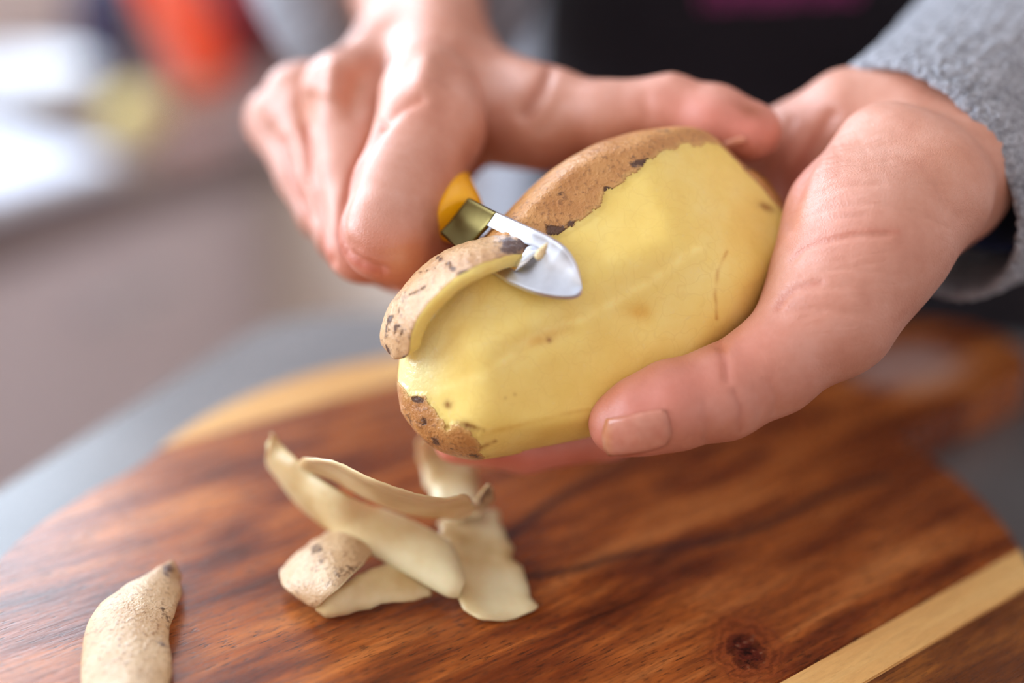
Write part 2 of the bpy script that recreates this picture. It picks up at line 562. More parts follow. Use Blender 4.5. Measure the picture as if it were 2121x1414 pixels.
def mat_wood(name, stops, lines=False, pore=.8, streak=.62):
    m = Mat(name)
    tc = m.attr('grain', 'Vector')
    def mp(sc):
        nd = m.n('Mapping')
        nd.inputs['Scale'].default_value = sc
        m.l(tc, nd.inputs['Vector'])
        return nd.outputs[0]
    big = m.noise(mp((1.0, 5.2, 1)), 9, 4, .5, 1.2)
    mid = m.noise(mp((1.0, 12, 1)), 16, 5, .6, .5)
    f = m.math('ADD', m.math('MULTIPLY', big, .65), m.math('MULTIPLY', mid, .35))
    col = m.ramp(f, stops)
    fine = m.noise(mp((1, 9, 1)), 75, 4, .6)
    col = m.mix(m.math('MULTIPLY', m.ramp(fine, [(.35, (0, 0, 0)), (.75, (1, 1, 1))]), streak), col, (.06, .018, .007), 'MIX')
    por = m.noise(mp((1, 6, 1)), 250, 3, .55)
    pm = m.ramp(por, [(.56, (0, 0, 0)), (.66, (1, 1, 1))])
    col = m.mix(m.math('MULTIPLY', pm, pore), col, (.035, .012, .006))
    if lines:
        sx = m.n('SeparateXYZ')
        m.l(tc, sx.inputs[0])
        wob = m.math('MULTIPLY', m.math('SUBTRACT', m.noise(tc, 60, 3), .5), .004)
        for pts_, wd in zip(LINES, (.0030, .0030)):
            x0, x1 = pts_[0][0], pts_[-1][0]
            fc = m.n('FloatCurve')
            c = fc.mapping.curves[0]
            ys = [p[1] for p in pts_]
            y0, y1 = min(ys) - .01, max(ys) + .01
            for i, p in enumerate(pts_):
                X, Y = (p[0] - x0) / (x1 - x0), (p[1] - y0) / (y1 - y0)
                if i == 0:
                    c.points[0].location = (X, Y)
                elif i == len(pts_) - 1:
                    c.points[-1].location = (X, Y)
                else:
                    c.points.new(X, Y)
            fc.mapping.update()
            xx = m.math('DIVIDE', m.math('SUBTRACT', sx.outputs[0], x0), x1 - x0)
            m.l(xx, fc.inputs['Value'])
            yy = m.math('ADD', m.math('MULTIPLY', fc.outputs[0], y1 - y0), y0)
            d = m.math('ABSOLUTE', m.math('SUBTRACT', m.math('ADD', sx.outputs[1], wob), yy))
            k = m.math('SUBTRACT', 1, m.math('DIVIDE', d, wd), clamp=True)
            inside = m.math('MULTIPLY', m.math('GREATER_THAN', xx, 0.0), m.math('LESS_THAN', xx, 1.0))
            col = m.mix(m.math('MULTIPLY', m.math('MULTIPLY', k, .85), inside), col, (.035, .014, .012))
        # a knot: dark heart, swirled rings
        dx = m.math('SUBTRACT', sx.outputs[0], KNOT[0])
        dy = m.math('SUBTRACT', sx.outputs[1], KNOT[1])
        kx_ = m.math('SUBTRACT', m.math('MULTIPLY', dx, math.cos(G_ANG)), m.math('MULTIPLY', dy, math.sin(G_ANG)))
        ky_ = m.math('MULTIPLY', m.math('ADD', m.math('MULTIPLY', dx, math.sin(G_ANG)), m.math('MULTIPLY', dy, math.cos(G_ANG))), .55)
        r = m.math('SQRT', m.math('ADD', m.math('MULTIPLY', kx_, kx_), m.math('MULTIPLY', ky_, ky_)))
        r = m.math('ADD', r, m.math('MULTIPLY', m.math('SUBTRACT', m.noise(tc, 170, 5, .65), .5), .009))
        rings = m.math('MULTIPLY', m.math('ADD', m.math('SINE', m.math('MULTIPLY', r, 2900)), 1), .5)
        kr = m.ramp(m.math('DIVIDE', r, .0115), [(0, (1, 1, 1)), (.55, (.7, .7, .7)), (1, (0, 0, 0))])
        kc = m.mix(rings, srgb(84, 30, 16), srgb(140, 64, 32))
        col = m.mix(m.math('MULTIPLY', kr, .9), col, kc)
        col = m.mix(m.ramp(m.math('DIVIDE', r, .0052), [(.45, (1, 1, 1)), (1, (0, 0, 0))]), col, m.ramp(m.noise(tc, 420, 4, .6), [(.4, srgb(30, 10, 8)), (.6, srgb(96, 36, 22)), (.72, srgb(150, 120, 90))]))
    if lines:                                           # the sleeve's reflection on the handle, painted as a paler patch
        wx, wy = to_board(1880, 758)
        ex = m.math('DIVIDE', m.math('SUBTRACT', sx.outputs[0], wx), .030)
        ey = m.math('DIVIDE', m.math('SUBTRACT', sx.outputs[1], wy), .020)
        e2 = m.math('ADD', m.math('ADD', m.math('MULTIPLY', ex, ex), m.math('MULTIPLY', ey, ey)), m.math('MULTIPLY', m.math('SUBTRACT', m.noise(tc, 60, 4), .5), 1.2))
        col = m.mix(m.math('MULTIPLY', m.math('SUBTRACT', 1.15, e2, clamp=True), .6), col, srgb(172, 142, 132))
    m.base(col)
    m.l(m.math('ADD', .17, m.math('MULTIPLY', fine, .2)), m.b.inputs['Roughness'])
    m.set(Specular_IOR_Level=.42)
    m.bump(m.math('SUBTRACT', fine, m.math('MULTIPLY', pm, .6)), .12, .0006)
    return m.m
HEART = [(.34, srgb(64, 25, 12)), (.43, srgb(124, 56, 24)), (.53, srgb(172, 90, 38)), (.66, srgb(214, 130, 68))]
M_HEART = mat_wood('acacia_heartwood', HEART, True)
M_SAP = mat_wood('acacia_sapwood', [(.3, srgb(222, 160, 94)), (.6, srgb(240, 188, 118)), (.8, srgb(246, 202, 136))], pore=.1, streak=.16)
M_EDGE = mat_wood('acacia_dark_heartwood', [(.3, srgb(70, 34, 18)), (.48, srgb(120, 66, 32)), (.6, srgb(164, 98, 44)), (.75, srgb(84, 42, 22))], pore=.5)
board = empty('chopping_board', BO - Vector((0, 0, BOARD_T)), 'round acacia wood chopping board with a handle on the grey bar', 'chopping board')
def plank(poly, mat):
    bm = bmesh.new()
    W3 = [BO + GX * x + GY * y for x, y in poly]
    fv = [bm.verts.new(p) for p in W3]
    f = bm.faces.new(fv)
    if f.normal.z < 0:
        f.normal_flip()
    r = bmesh.ops.extrude_face_region(bm, geom=[f])
    for v in r['geom']:
        if isinstance(v, bmesh.types.BMVert):
            v.co.z -= BOARD_T
    eds = [e for e in bm.edges if abs(e.verts[0].co.z - e.verts[1].co.z) < 1e-6]
    bmesh.ops.bevel(bm, geom=eds, offset=.0004, segments=2, affect='EDGES', clamp_overlap=True)
    bmesh.ops.triangulate(bm, faces=[f for f in bm.faces if len(f.verts) > 4])
    me = bm_mesh(bm)
    at = me.attributes.new('grain', 'FLOAT_VECTOR', 'POINT')
    co = np.array([v.co for v in me.vertices]) - np.array(BO)
    g = np.stack([co @ np.array(GX), co @ np.array(GY), co[:, 2]], 1).astype(np.float32)
    at.data.foreach_set('vector', g.ravel())
    return link('plank', me, board, mat)
plank(clip(out, y_out, False), M_EDGE)
plank(clip(clip(out, y_out, True), y_in, False), M_SAP)
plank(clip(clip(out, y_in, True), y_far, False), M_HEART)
plank(clip(out, y_far, True), M_SAP)

# ------------------------------------------------------------------ the potato
A0 = np.array((850., 830.))
E0 = np.array((.877, -.48)); E0 /= np.linalg.norm(E0)
F0 = np.array((E0[1], -E0[0]))           # up-left in the picture
TOP = [(832, 852), (824, 800), (824, 750), (842, 690), (872, 636), (915, 585), (960, 536), (1000, 496), (1040, 452), (1090, 400), (1140, 358), (1190, 323), (1250, 291), (1320, 271), (1400, 264), (1450, 270), (1490, 295), (1530, 335), (1580, 368), (1616, 410)]
BOT = [(832, 852), (850, 877), (890, 920), (940, 943), (1000, 951), (1100, 932), (1220, 906), (1350, 862), (1430, 812), (1500, 740), (1560, 680), (1600, 615), (1620, 560), (1630, 500), (1630, 455), (1616, 410)]
def uv_of(pl):
    p = spline([(x, y, 0) for x, y in pl], 160)[:, :2] - A0
    return p @ E0, p @ F0
tu, tv = uv_of(TOP)
bu, bv = uv_of(BOT)
u0, u1 = min(tu[0], bu[0]), max(tu[-1], bu[-1])
def prof(u):
    return np.interp(u, np.maximum.accumulate(tu), tv), np.interp(u, np.maximum.accumulate(bu), bv)
NU, NF = 460, 340
PT = 212.0                                # half thickness, in picture pixels at the potato's depth
def smin(a, b, k):
    h = np.clip(k - np.abs(a - b), 0, None) / k
    return np.minimum(a, b) - h * h * k * .25
def potato_shape():
    s = np.linspace(0, math.pi, NU)
    us = u0 + (u1 - u0) * (1 - np.cos(s)) / 2
    ph = np.linspace(0, 2 * math.pi, NF, endpoint=False)
    t, b = prof(us)
    um, L = (u0 + u1) / 2, (u1 - u0) / 2
    T = PT * np.clip(1 - np.abs((us - um) / L) ** 2.6, 0, 1) ** .5
    c, h = (t + b) / 2, (t - b) / 2
    U = np.repeat(us[:, None], NF, 1)
    cs, sn = np.cos(ph)[None], np.sin(ph)[None]
    ex = .92
    Vv = c[:, None] + h[:, None] * np.sign(cs) * np.abs(cs) ** ex
    W = T[:, None] * np.sign(sn) * np.abs(sn) ** ex
    Wp = W.copy()
    # flat facets left by the peeler, on the near side
    vn = Vv - 0
    ridge = 10 + 26 * np.sin((U - 100) / 240) - .02 * (U - 400)
    f1 = 180 - .36 * (vn - ridge)
    f2 = 180 + .22 * (vn - ridge)
    f3 = 172 + .95 * (vn + 165) + .02 * U
    f4 = 95 + .75 * (U - 40) - .10 * vn        # near end, freshly peeled
    f5 = 150 - .9 * (U - 700) - .25 * vn       # far end
    Wf = W
    for f, k in ((f1, 12), (f2, 14), (f3, 22), (f4, 40), (f5, 30)):
        Wf = np.where(W > 0, smin(Wf, f, k), Wf)
    cut = np.clip(Wp - Wf, 0, None)
    return U, Vv, Wf, cut
U, Vv, W, cut = potato_shape()
PX = A0[0] + U * E0[0] + Vv * F0[0]
PY = A0[1] + U * E0[1] + Vv * F0[1]
def axis_z(u):
    return .4135 + (u - 430) / 860 * .020
PZ = axis_z(U) - W / FPX * .415
shape = PX.shape
PXf, PYf, PZf = PX.ravel(), PY.ravel(), PZ.ravel()
co = np.array([P(x, y, z) for x, y, z in zip(PXf, PYf, PZf)])
FACES = []
for i in range(NU - 1):
    for j in range(NF):
        k = (j + 1) % NF
        FACES.append((i * NF + j, i * NF + k, (i + 1) * NF + k, (i + 1) * NF + j))
cen = co.mean(0)
rad = co - cen
rad /= np.linalg.norm(rad, axis=1)[:, None]
co = co + rad * (fnoise(co, 26, 3)[:, None] * .00035)
def in_poly(x, y, poly):
    c = np.zeros(len(x), bool)
    n = len(poly)
    for i in range(n):
        (x0, y0), (x1, y1) = poly[i], poly[(i + 1) % n]
        with np.errstate(divide='ignore', invalid='ignore'):
            c ^= ((y0 > y) != (y1 > y)) & (x < (x1 - x0) * (y - y0) / (y1 - y0 + 1e-9) + x0)
    return c
def d_poly(x, y, poly, closed=True):
    """Distance in pixels to a polyline."""
    best = np.full(len(x), 1e9)
    n = len(poly)
    for i in range(n if closed else n - 1):
        a, b = np.array(poly[i], float), np.array(poly[(i + 1) % n], float)
        ab = b - a
        t = np.clip(((x - a[0]) * ab[0] + (y - a[1]) * ab[1]) / (ab @ ab + 1e-9), 0, 1)
        best = np.minimum(best, np.hypot(x - a[0] - t * ab[0], y - a[1] - t * ab[1]))
    return best
# where the peeler has been: the whole near side but for the back strip and the near end
PEELED = [(1000, 560), (1060, 530), (1115, 505), (1140, 492), (1180, 470), (1215, 452), (1240, 425), (1262, 392), (1300, 372), (1335, 338), (1380, 312), (1430, 300), (1480, 302), (1512, 322), (1545, 352), (1700, 350), (1720, 700), (1350, 1000), (1010, 1010), (1004, 948), (990, 905), (950, 880), (925, 888), (905, 850), (880, 822), (845, 818), (822, 790), (810, 740), (850, 640), (930, 580)]
front = (W.ravel() > 8)
nz = fnoise(co, 180, 5, 4)
inp = in_poly(PXf + nz * 4, PYf + np.roll(nz, 7) * 4, PEELED)
dp = d_poly(PXf, PYf, PEELED)
sd = np.where(inp, dp, -dp) + nz * 4
lower_wrap = (Vv.ravel() < -120) & (U.ravel() > 150) & (W.ravel() > -120)      # the cuts go on round the lower side
peeled = ((sd > 0) & front) | lower_wrap
# peeled flesh sits a little lower than the skin
ramp_ = np.clip(sd / 7, 0, 1) * front
co_flesh = co - rad * (.00035 * np.maximum(ramp_, lower_wrap))[:, None]
# ridges and dents left by the strokes
def stroke(poly, wd, dep):
    global co_flesh
    d = d_poly(PXf, PYf, poly, False)
    co_flesh = co_flesh - rad * (np.exp(-(d / wd) ** 2) * front * dep)[:, None]
stroke([(1080, 720), (1130, 704), (1180, 690)], 22, .0007)
stroke([(1300, 650), (1340, 660)], 26, .0006)
stroke([(960, 760), (900, 700), (960, 640)], 30, .0004)
me = mesh_of(co_flesh, FACES)
tint = np.ones((len(co), 4), np.float32)
def spot(cx, cy, r, col, k, asp=1.0, ang=0.0):
    dx, dy = PXf - cx, PYf - cy
    c_, s_ = math.cos(ang), math.sin(ang)
    a_, b_ = dx * c_ + dy * s_, -dx * s_ + dy * c_
    g = np.exp(-((a_ / r) ** 2 + (b_ / (r * asp)) ** 2)) * front * k
    g = np.clip(g * (1 + .5 * nz), 0, 1)
    for i in range(3):
        tint[:, i] *= 1 - g * (1 - col[i])
def streak(pl, r, col, k):
    d = d_poly(PXf, PYf, pl, False)
    g = np.clip(np.exp(-(d / r) ** 2) * front * k * (1 + .5 * nz), 0, 1)
    for i in range(3):
        tint[:, i] *= 1 - g * (1 - col[i])
spot(1125, 702, 34, (.82, .62, .38), .75, .35, -.35)
spot(1134, 706, 6, (.4, .18, .08), .9)
spot(1590, 428, 20, (.5, .36, .28), .8, .4, .4)
spot(1330, 648, 30, (.9, .72, .4), .5, .8)
spot(926, 838, 9, (.35, .2, .1), .9)
spot(970, 886, 16, (.4, .22, .12), .9, .6, .5)
spot(940, 905, 12, (.5, .3, .16), .7)
streak([(900, 868), (925, 884), (945, 876), (970, 882), (1000, 893)], 5, (.4, .24, .12), .85)
streak([(985, 930), (1010, 922), (1025, 915)], 4, (.5, .3, .16), .8)
streak([(1000, 900), (1090, 878), (1220, 850)], 5, (.8, .62, .36), .35)
streak([(1508, 520), (1488, 560), (1480, 610), (1486, 660)], 3.5, (.74, .55, .4), .6)
streak([(1450, 510), (1380, 560), (1300, 612), (1200, 665), (1110, 690), (1000, 780), (900, 812)], 10, (1.16, 1.2, 1.45), .6)  # bright ridge between two cuts, its highlight painted into the tint
spot(1065, 818, 4, (.6, .4, .2), .7)
spot(1045, 825, 4, (.5, .3, .15), .7)
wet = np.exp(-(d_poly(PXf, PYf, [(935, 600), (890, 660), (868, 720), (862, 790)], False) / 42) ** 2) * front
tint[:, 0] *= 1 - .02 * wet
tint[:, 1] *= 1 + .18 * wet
tint[:, 2] *= 1 + 1.15 * wet  # fresh wet flesh is paler; its white glints are painted in too
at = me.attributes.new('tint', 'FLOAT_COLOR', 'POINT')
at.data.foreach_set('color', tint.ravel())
at = me.attributes.new('wet', 'FLOAT', 'POINT')
at.data.foreach_set('value', wet.astype(np.float32))
potato = empty('potato', cen, 'large half peeled yellow potato held in the open hand above the board', 'potato')
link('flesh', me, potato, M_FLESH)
# the skin that is left: a shell of its own over the flesh
not_p = ~peeled
keep = [f for f in FACES if sum(not_p[i] for i in f) >= 3]
idx = -np.ones(len(co), int)
used = sorted({i for f in keep for i in f})
idx[used] = range(len(used))
sc_ = co[used] + rad[used] * (.00012 + .00008 * np.clip(fnoise(co[used], 420, 9, 2), -1, 1))[:, None]
me = mesh_of(sc_, [tuple(idx[i] for i in f) for f in keep])
blo = np.zeros(len(co))
for (x, y, r, asp, an, k) in ((1325, 338, 26, .38, -.2, 1), (1260, 350, 34, .3, -.3, .5), (1262, 394, 18, .4, .1, 1), (1155, 478, 34, .4, -.15, 1), (1180, 462, 20, .4, -.4, .8), (1165, 440, 16, .5, .3, .35), (1460, 290, 30, .4, .4, .6), (1400, 282, 20, .4, 0, .3), (1240, 300, 22, .35, -.5, .35),
                              (905, 915, 14, .7, .7, 1), (880, 870, 14, .9, .6, .8), (860, 845, 10, .8, 0, .6), (935, 930, 12, .5, .2, .7), (985, 942, 18, .35, .1, 1), (868, 828, 16, .5, .2, .9), (845, 890, 8, 1, 0, .6), (1030, 470, 26, .5, -.6, .5)):
    dx, dy = PXf - x, PYf - y
    c_, s_ = math.cos(an), math.sin(an)
    q = ((dx * c_ + dy * s_) / r) ** 2 + ((-dx * s_ + dy * c_) / (r * asp)) ** 2
    blo = np.maximum(blo, np.clip(k * 1.5 * np.exp(-q) + .45 * np.roll(nz, 31) * np.exp(-q * .5) - .25, 0, 1) * k)
at = me.attributes.new('blotch', 'FLOAT', 'POINT')
at.data.foreach_set('value', blo[used].astype(np.float32))
at = me.attributes.new('thin', 'FLOAT', 'POINT')
at.data.foreach_set('value', (np.exp(-(sd[used] / 7) ** 2) * front[used]).astype(np.float32))
so = link('skin', me, potato, M_PEEL)
so['label'] = 'brown skin not yet peeled off'
md = so.modifiers.new('thick', 'SOLIDIFY')
md.thickness = .00015
md.offset = -1

def strip_mesh(L, R, n, mcross, thick, bow, rough=0.0, seed=0, edge_th=.35):
    """A band of peel between two edge curves: skin on its outer face, flesh on the inner and on the cut edges."""
    L, R = spline(L, n), spline(R, n)
    mid = (L + R) / 2
    tang = np.gradient(mid, axis=0)
    acr = R - L
    nor = np.cross(tang, acr)
    nor /= np.linalg.norm(nor, axis=1)[:, None] + 1e-12
    rng = np.random.RandomState(seed)
    if rough:
        wl = np.linalg.norm(acr, axis=1)[:, None] + 1e-9
        jl = np.interp(np.arange(n), np.arange(0, n + 7, 6), rng.uniform(-1, 1, len(np.arange(0, n + 7, 6))))[:, None]
        jr = np.interp(np.arange(n), np.arange(0, n + 7, 6), rng.uniform(-1, 1, len(np.arange(0, n + 7, 6))))[:, None]
        L = L + acr / wl * jl * rough
        R = R + acr / wl * jr * rough
    V, F, mi = [], [], []
    ts = np.linspace(0, 1, mcross)
    end = np.minimum(np.minimum(np.arange(n), np.arange(n)[::-1]) / (n * .035), 1) ** .5
    for side in (0, 1):
        for i in range(n):
            for t in ts:
                edge = min(t, 1 - t)
                th = thick * min(1, edge_th + edge * 5) * (.3 + .7 * end[i])
                p = L[i] + (R[i] - L[i]) * (.5 + (t - .5) * (.55 + .45 * end[i])) + nor[i] * (bow * (1 - (2 * t - 1) ** 2) - (th if side else 0))
                V.append(p)
    N1 = n * mcross
    for i in range(n - 1):
        for j in range(mcross - 1):
            a = i * mcross + j
            F.append((a, a + 1, a + mcross + 1, a + mcross)); mi.append(0)
            F.append((N1 + a, N1 + a + mcross, N1 + a + mcross + 1, N1 + a + 1)); mi.append(1)
    for i in range(n - 1):
        for j in (0, mcross - 1):
            a = i * mcross + j
            q = (a, a + mcross, N1 + a + mcross, N1 + a)
            F.append(q if j == 0 else q[::-1]); mi.append(1)
    for j in range(mcross - 1):
        for i in (0, n - 1):
            a = i * mcross + j
            q = (a, N1 + a, N1 + a + 1, a + 1)
            F.append(q if i == 0 else q[::-1]); mi.append(1)
    V = np.array(V)
    V[:N1] += np.repeat(nor, mcross, 0) * (fnoise(V[:N1], 300, seed + 2, 2) * .0001)[:, None]
    me = mesh_of(V, F)
    me.polygons.foreach_set('material_index', np.array(mi, np.int32))
    return me, N1
def zero_attr(me, name='blotch', vals=None):
    at = me.attributes.new(name, 'FLOAT', 'POINT')
    at.data.foreach_set('value', (np.zeros(len(me.vertices)) if vals is None else vals).astype(np.float32))
# the strip being cut, curling off over the near end
cut_L = [P(*p) for p in ((1150, 486, .3985), (1090, 480, .3985), (1020, 488, .3965), (955, 505, .3960), (898, 532, .3960), (850, 575, .3955), (812, 622, .3950), (792, 668, .3955), (788, 705, .3965), (806, 735, .3975))]
cut_R = [P(*p) for p in ((1128, 516, .3945), (1085, 524, .3880), (1040, 533, .3820), (985, 552, .3770), (935, 582, .3770), (895, 620, .3780), (866, 660, .3800), (852, 695, .3825), (849, 722, .3850), (842, 745, .3880))]
me, N1 = strip_mesh(cut_L, cut_R, 110, 22, .0034, .0010, .00025, 4, .85)
x_, y_, _ = to_px(np.array([v.co for v in me.vertices]))
b_ = np.zeros(len(x_))
nz2 = fnoise(np.array([v.co for v in me.vertices]), 230, 17, 4)
for pl, wd, k in (([(930, 545), (945, 565), (985, 560)], 7, .75), ([(905, 530), (925, 548), (935, 560)], 6, .6), ([(1050, 510), (1100, 505), (1130, 498)], 20, 1), ([(800, 700), (808, 660), (830, 640)], 7, .7), ([(815, 690), (822, 672), (835, 680), (828, 700)], 5, .6), ([(850, 610), (880, 590)], 6, .5), ([(795, 715), (805, 730)], 6, .7), ([(835, 742), (848, 735)], 5, .7), ([(820, 620), (835, 615)], 6, .6), ([(870, 565), (900, 556)], 4, .5)):
    d = d_poly(x_, y_, pl, False)
    b_ = np.maximum(b_, np.clip(k * 1.2 * np.exp(-(d / wd) ** 2) + .4 * nz2 * np.exp(-(d / wd / 1.6) ** 2) - .15, 0, 1))
zero_attr(me, 'blotch', b_)
at = me.attributes.new('tint', 'FLOAT_COLOR', 'POINT')
at.data.foreach_set('color', np.tile(np.array((1, 1.03, 1.15, 1), np.float32), len(me.vertices)))
zero_attr(me, 'wet', np.full(len(me.vertices), .3))
o = link('peel_strip', me, potato, [mat_peel_skin('curling_skin', .7), M_FLESH])
o['label'] = 'strip of skin curling off over the near end'

# ------------------------------------------------------------------ the person: hands first, as fields of distance
MM = .001 * S
class Field:
    def __init__(self, lo, hi, vox):
        self.lo = np.array(lo, np.float32)
        self.vox = vox
        self.n = np.ceil((np.array(hi) - np.array(lo)) / vox).astype(int) + 1
        self.d = np.full(self.n, .02, np.float32)
    def box(self, lo, hi):
        a = np.clip(np.floor((np.array(lo) - self.lo) / self.vox).astype(int), 0, self.n)
        b = np.clip(np.ceil((np.array(hi) - self.lo) / self.vox).astype(int) + 1, 0, self.n)
        sl = tuple(slice(i, j) for i, j in zip(a, b))
        g = [self.lo[k] + self.vox * np.arange(a[k], b[k], dtype=np.float32) for k in range(3)]
        return sl, g[0][:, None, None], g[1][None, :, None], g[2][None, None, :]
    def chain(self, pts, k_in, k_out):
        """A limb: tapering capsules along joints (point, radius), blended inside by k_in and onto the rest by k_out."""
        c = np.array([list(p) for p, r in pts])
        r = np.array([r for p, r in pts])
        pad = max(k_in, k_out) + .006
        sl, x, y, z = self.box((c - r[:, None]).min(0) - pad, (c + r[:, None]).max(0) + pad)
        t = None
        for i in range(len(pts) - 1):
            a, b = c[i].astype(np.float32), c[i + 1].astype(np.float32)
            ab = b - a
            L2 = float(ab @ ab)
            h = np.clip(((x - a[0]) * ab[0] + (y - a[1]) * ab[1] + (z - a[2]) * ab[2]) / L2, 0, 1)
            d = np.sqrt((x - a[0] - h * ab[0]) ** 2 + (y - a[1] - h * ab[1]) ** 2 + (z - a[2] - h * ab[2]) ** 2) - (r[i] + (r[i + 1] - r[i]) * h).astype(np.float32)
            t = d if t is None else smin(t, d, k_in)
        self.d[sl] = smin(self.d[sl], t, k_out)
    def ball(self, p, ax, rad, k):
        """An ellipsoid with axes ax (3 vectors) and radii rad."""
        p = np.array(p)
        A = np.array([list(v) for v in ax], np.float32)
        m = max(rad) + k + .006
        sl, x, y, z = self.box(p - m, p + m)
        x, y, z = x - p[0], y - p[1], z - p[2]
        q = [(x * A[i, 0] + y * A[i, 1] + z * A[i, 2]) / rad[i] for i in range(3)]
        k0 = np.sqrt(q[0] ** 2 + q[1] ** 2 + q[2] ** 2)
        k1 = np.sqrt((q[0] / rad[0]) ** 2 + (q[1] / rad[1]) ** 2 + (q[2] / rad[2]) ** 2) + 1e-9
        self.d[sl] = smin(self.d[sl], (k0 * (k0 - 1) / k1).astype(np.float32), k)
    def join(self, other, k):
        self.d = smin(self.d, other.d, k)
    def mesh(self, smooth=1):
        g = vdb.FloatGrid(.02)
        g.copyFromArray(np.ascontiguousarray(self.d))
        V, T, Q = g.convertToPolygons(0.0, 0.0)
        V = self.lo + V * self.vox
        F = [tuple(q) for q in Q.tolist()] + [tuple(t) for t in T.tolist()]
        return V.astype(float), F
def J(px, py, z, r):
    return (P(px, py, z), r * MM)
def tidy(V, F, it=3):
    """A few even steps of smoothing, so that no voxel shows."""
    E = set()
    for f in F:
        for i in range(len(f)):
            a, b = f[i], f[(i + 1) % len(f)]
            E.add((a, b) if a < b else (b, a))
    E = np.array(list(E))
    cnt = np.bincount(E.ravel(), minlength=len(V))[:, None] + 1e-9
    for s in [.5, -.2] * it:
        A = np.zeros_like(V)
        for k in range(3):
            A[:, k] = np.bincount(E[:, 0], V[E[:, 1], k], len(V)) + np.bincount(E[:, 1], V[E[:, 0], k], len(V))
        V = V + s * (A / cnt - V)
    return V
def normals(V, F):
    N = np.zeros_like(V)
    Q = np.array([f if len(f) == 4 else (f[0], f[1], f[2], f[2]) for f in F])
    n = np.cross(V[Q[:, 2]] - V[Q[:, 0]], V[Q[:, 3]] - V[Q[:, 1]])
    t = Q[:, 2] == Q[:, 3]
    n[t] = np.cross(V[Q[t, 1]] - V[Q[t, 0]], V[Q[t, 2]] - V[Q[t, 0]])
    for k in range(4):
        for c in range(3):
            N[:, c] += np.bincount(Q[:, k], n[:, c], len(V))
    return N / (np.linalg.norm(N, axis=1)[:, None] + 1e-12)

def build_field(palm, fingers, vox, k_palm=7, k_fp=7, k_ff=1.2):
    allp = [j for c in palm + fingers for j in c]
    c = np.array([list(p) for p, r in allp])
    r = np.array([r for p, r in allp])[:, None]
    lo, hi = (c - r).min(0) - .008, (c + r).max(0) + .008
    A, B = Field(lo, hi, vox), Field(lo, hi, vox)
    for ch in palm:
        A.chain(ch, k_palm * MM, k_palm * MM)
    for ch in fingers:
        B.chain(ch, 3 * MM, k_ff * MM)
    A.join(B, k_fp * MM)
    return A

# left hand: it cradles the potato, thumb along the near side
LH_palm = [
    [J(2520, -20, .690, 33), J(2146, 226, .489, 16.2), J(1986, 334, .432, 16.6)],          # forearm, thumb side
    [J(2440, -30, .700, 28), J(2085, 172, .490, 16.5), J(1880, 245, .448, 16)],           # forearm, little finger side
    [J(1986, 334, .432, 16.6), J(1880, 245, .448, 16)],
    [J(1885, 250, .446, 15.5), J(1760, 245, .452, 14.5), J(1650, 300, .459, 13), J(1520, 340, .470, 11)],   # outer edge of the palm
    [J(1950, 320, .442, 17), J(1720, 400, .462, 12), J(1500, 460, .475, 11)],
    [J(1960, 360, .440, 17), J(1720, 500, .462, 12), J(1500, 590, .470, 11)],
    [J(1960, 400, .436, 17), J(1750, 590, .455, 14), J(1530, 725, .455, 11)],
    [J(1905, 395, .416, 21), J(1800, 500, .407, 21), J(1722, 640, .402, 17.6)],        # ball of the thumb
    [J(1840, 330, .421, 17), J(1745, 440, .412, 14.5), J(1690, 560, .408, 12)],
]
LH_fingers = [
    [J(1800, 500, .407, 20), J(1718, 650, .4015, 17.0), J(1600, 757, .396, 13.6), J(1496, 813, .3935, 12.9), J(1390, 840, .3915, 12.2), J(1325, 862, .3915, 10.6), J(1285, 878, .393, 8.9)],
    [J(1530, 725, .455, 10.5), J(1260, 893, .443, 8.8), J(1085, 925, .436, 8.0), J(948, 912, .428, 7.2)],
    [J(1500, 590, .470, 10.5), J(1230, 740, .470, 9), J(1060, 790, .454, 8), J(955, 800, .441, 7)],
    [J(1500, 460, .475, 10.5), J(1250, 600, .479, 8.8), J(1095, 680, .466, 7.8), J(990, 715, .453, 7)],
    [J(1520, 340, .470, 10), J(1350, 440, .481, 8), J(1235, 510, .473, 7), J(1150, 560, .463, 6.2)],
]
# right hand: a fist round the peeler, thumb stretched along the potato's far edge
RH_palm = [
    [J(760, -230, .800, 33), J(858, -70, .640, 25), J(905, 25, .545, 17)],
    [J(680, -220, .800, 30), J(805, -60, .645, 22), J(838, 45, .550, 15)],
    [J(905, 25, .545, 17), J(905, 130, .485, 15), J(888, 205, .447, 14)],
    [J(862, 45, .550, 16), J(795, 135, .500, 13.5), J(712, 192, .470, 12.5)],
    [J(842, 60, .552, 14), J(752, 168, .515, 12), J(622, 208, .492, 11.5)],
    [J(835, 75, .555, 13), J(722, 198, .524, 11), J(578, 250, .506, 10.5)],
    [J(905, 45, .535, 14.5), J(992, 208, .488, 16.5), J(1130, 246, .463, 15)],          # thumb's own bone
    [J(940, 190, .475, 15), J(1040, 245, .468, 15)],
    [J(840, 300, .480, 16), J(900, 300, .478, 16), J(760, 330, .50, 16)],              # inside of the fist
]
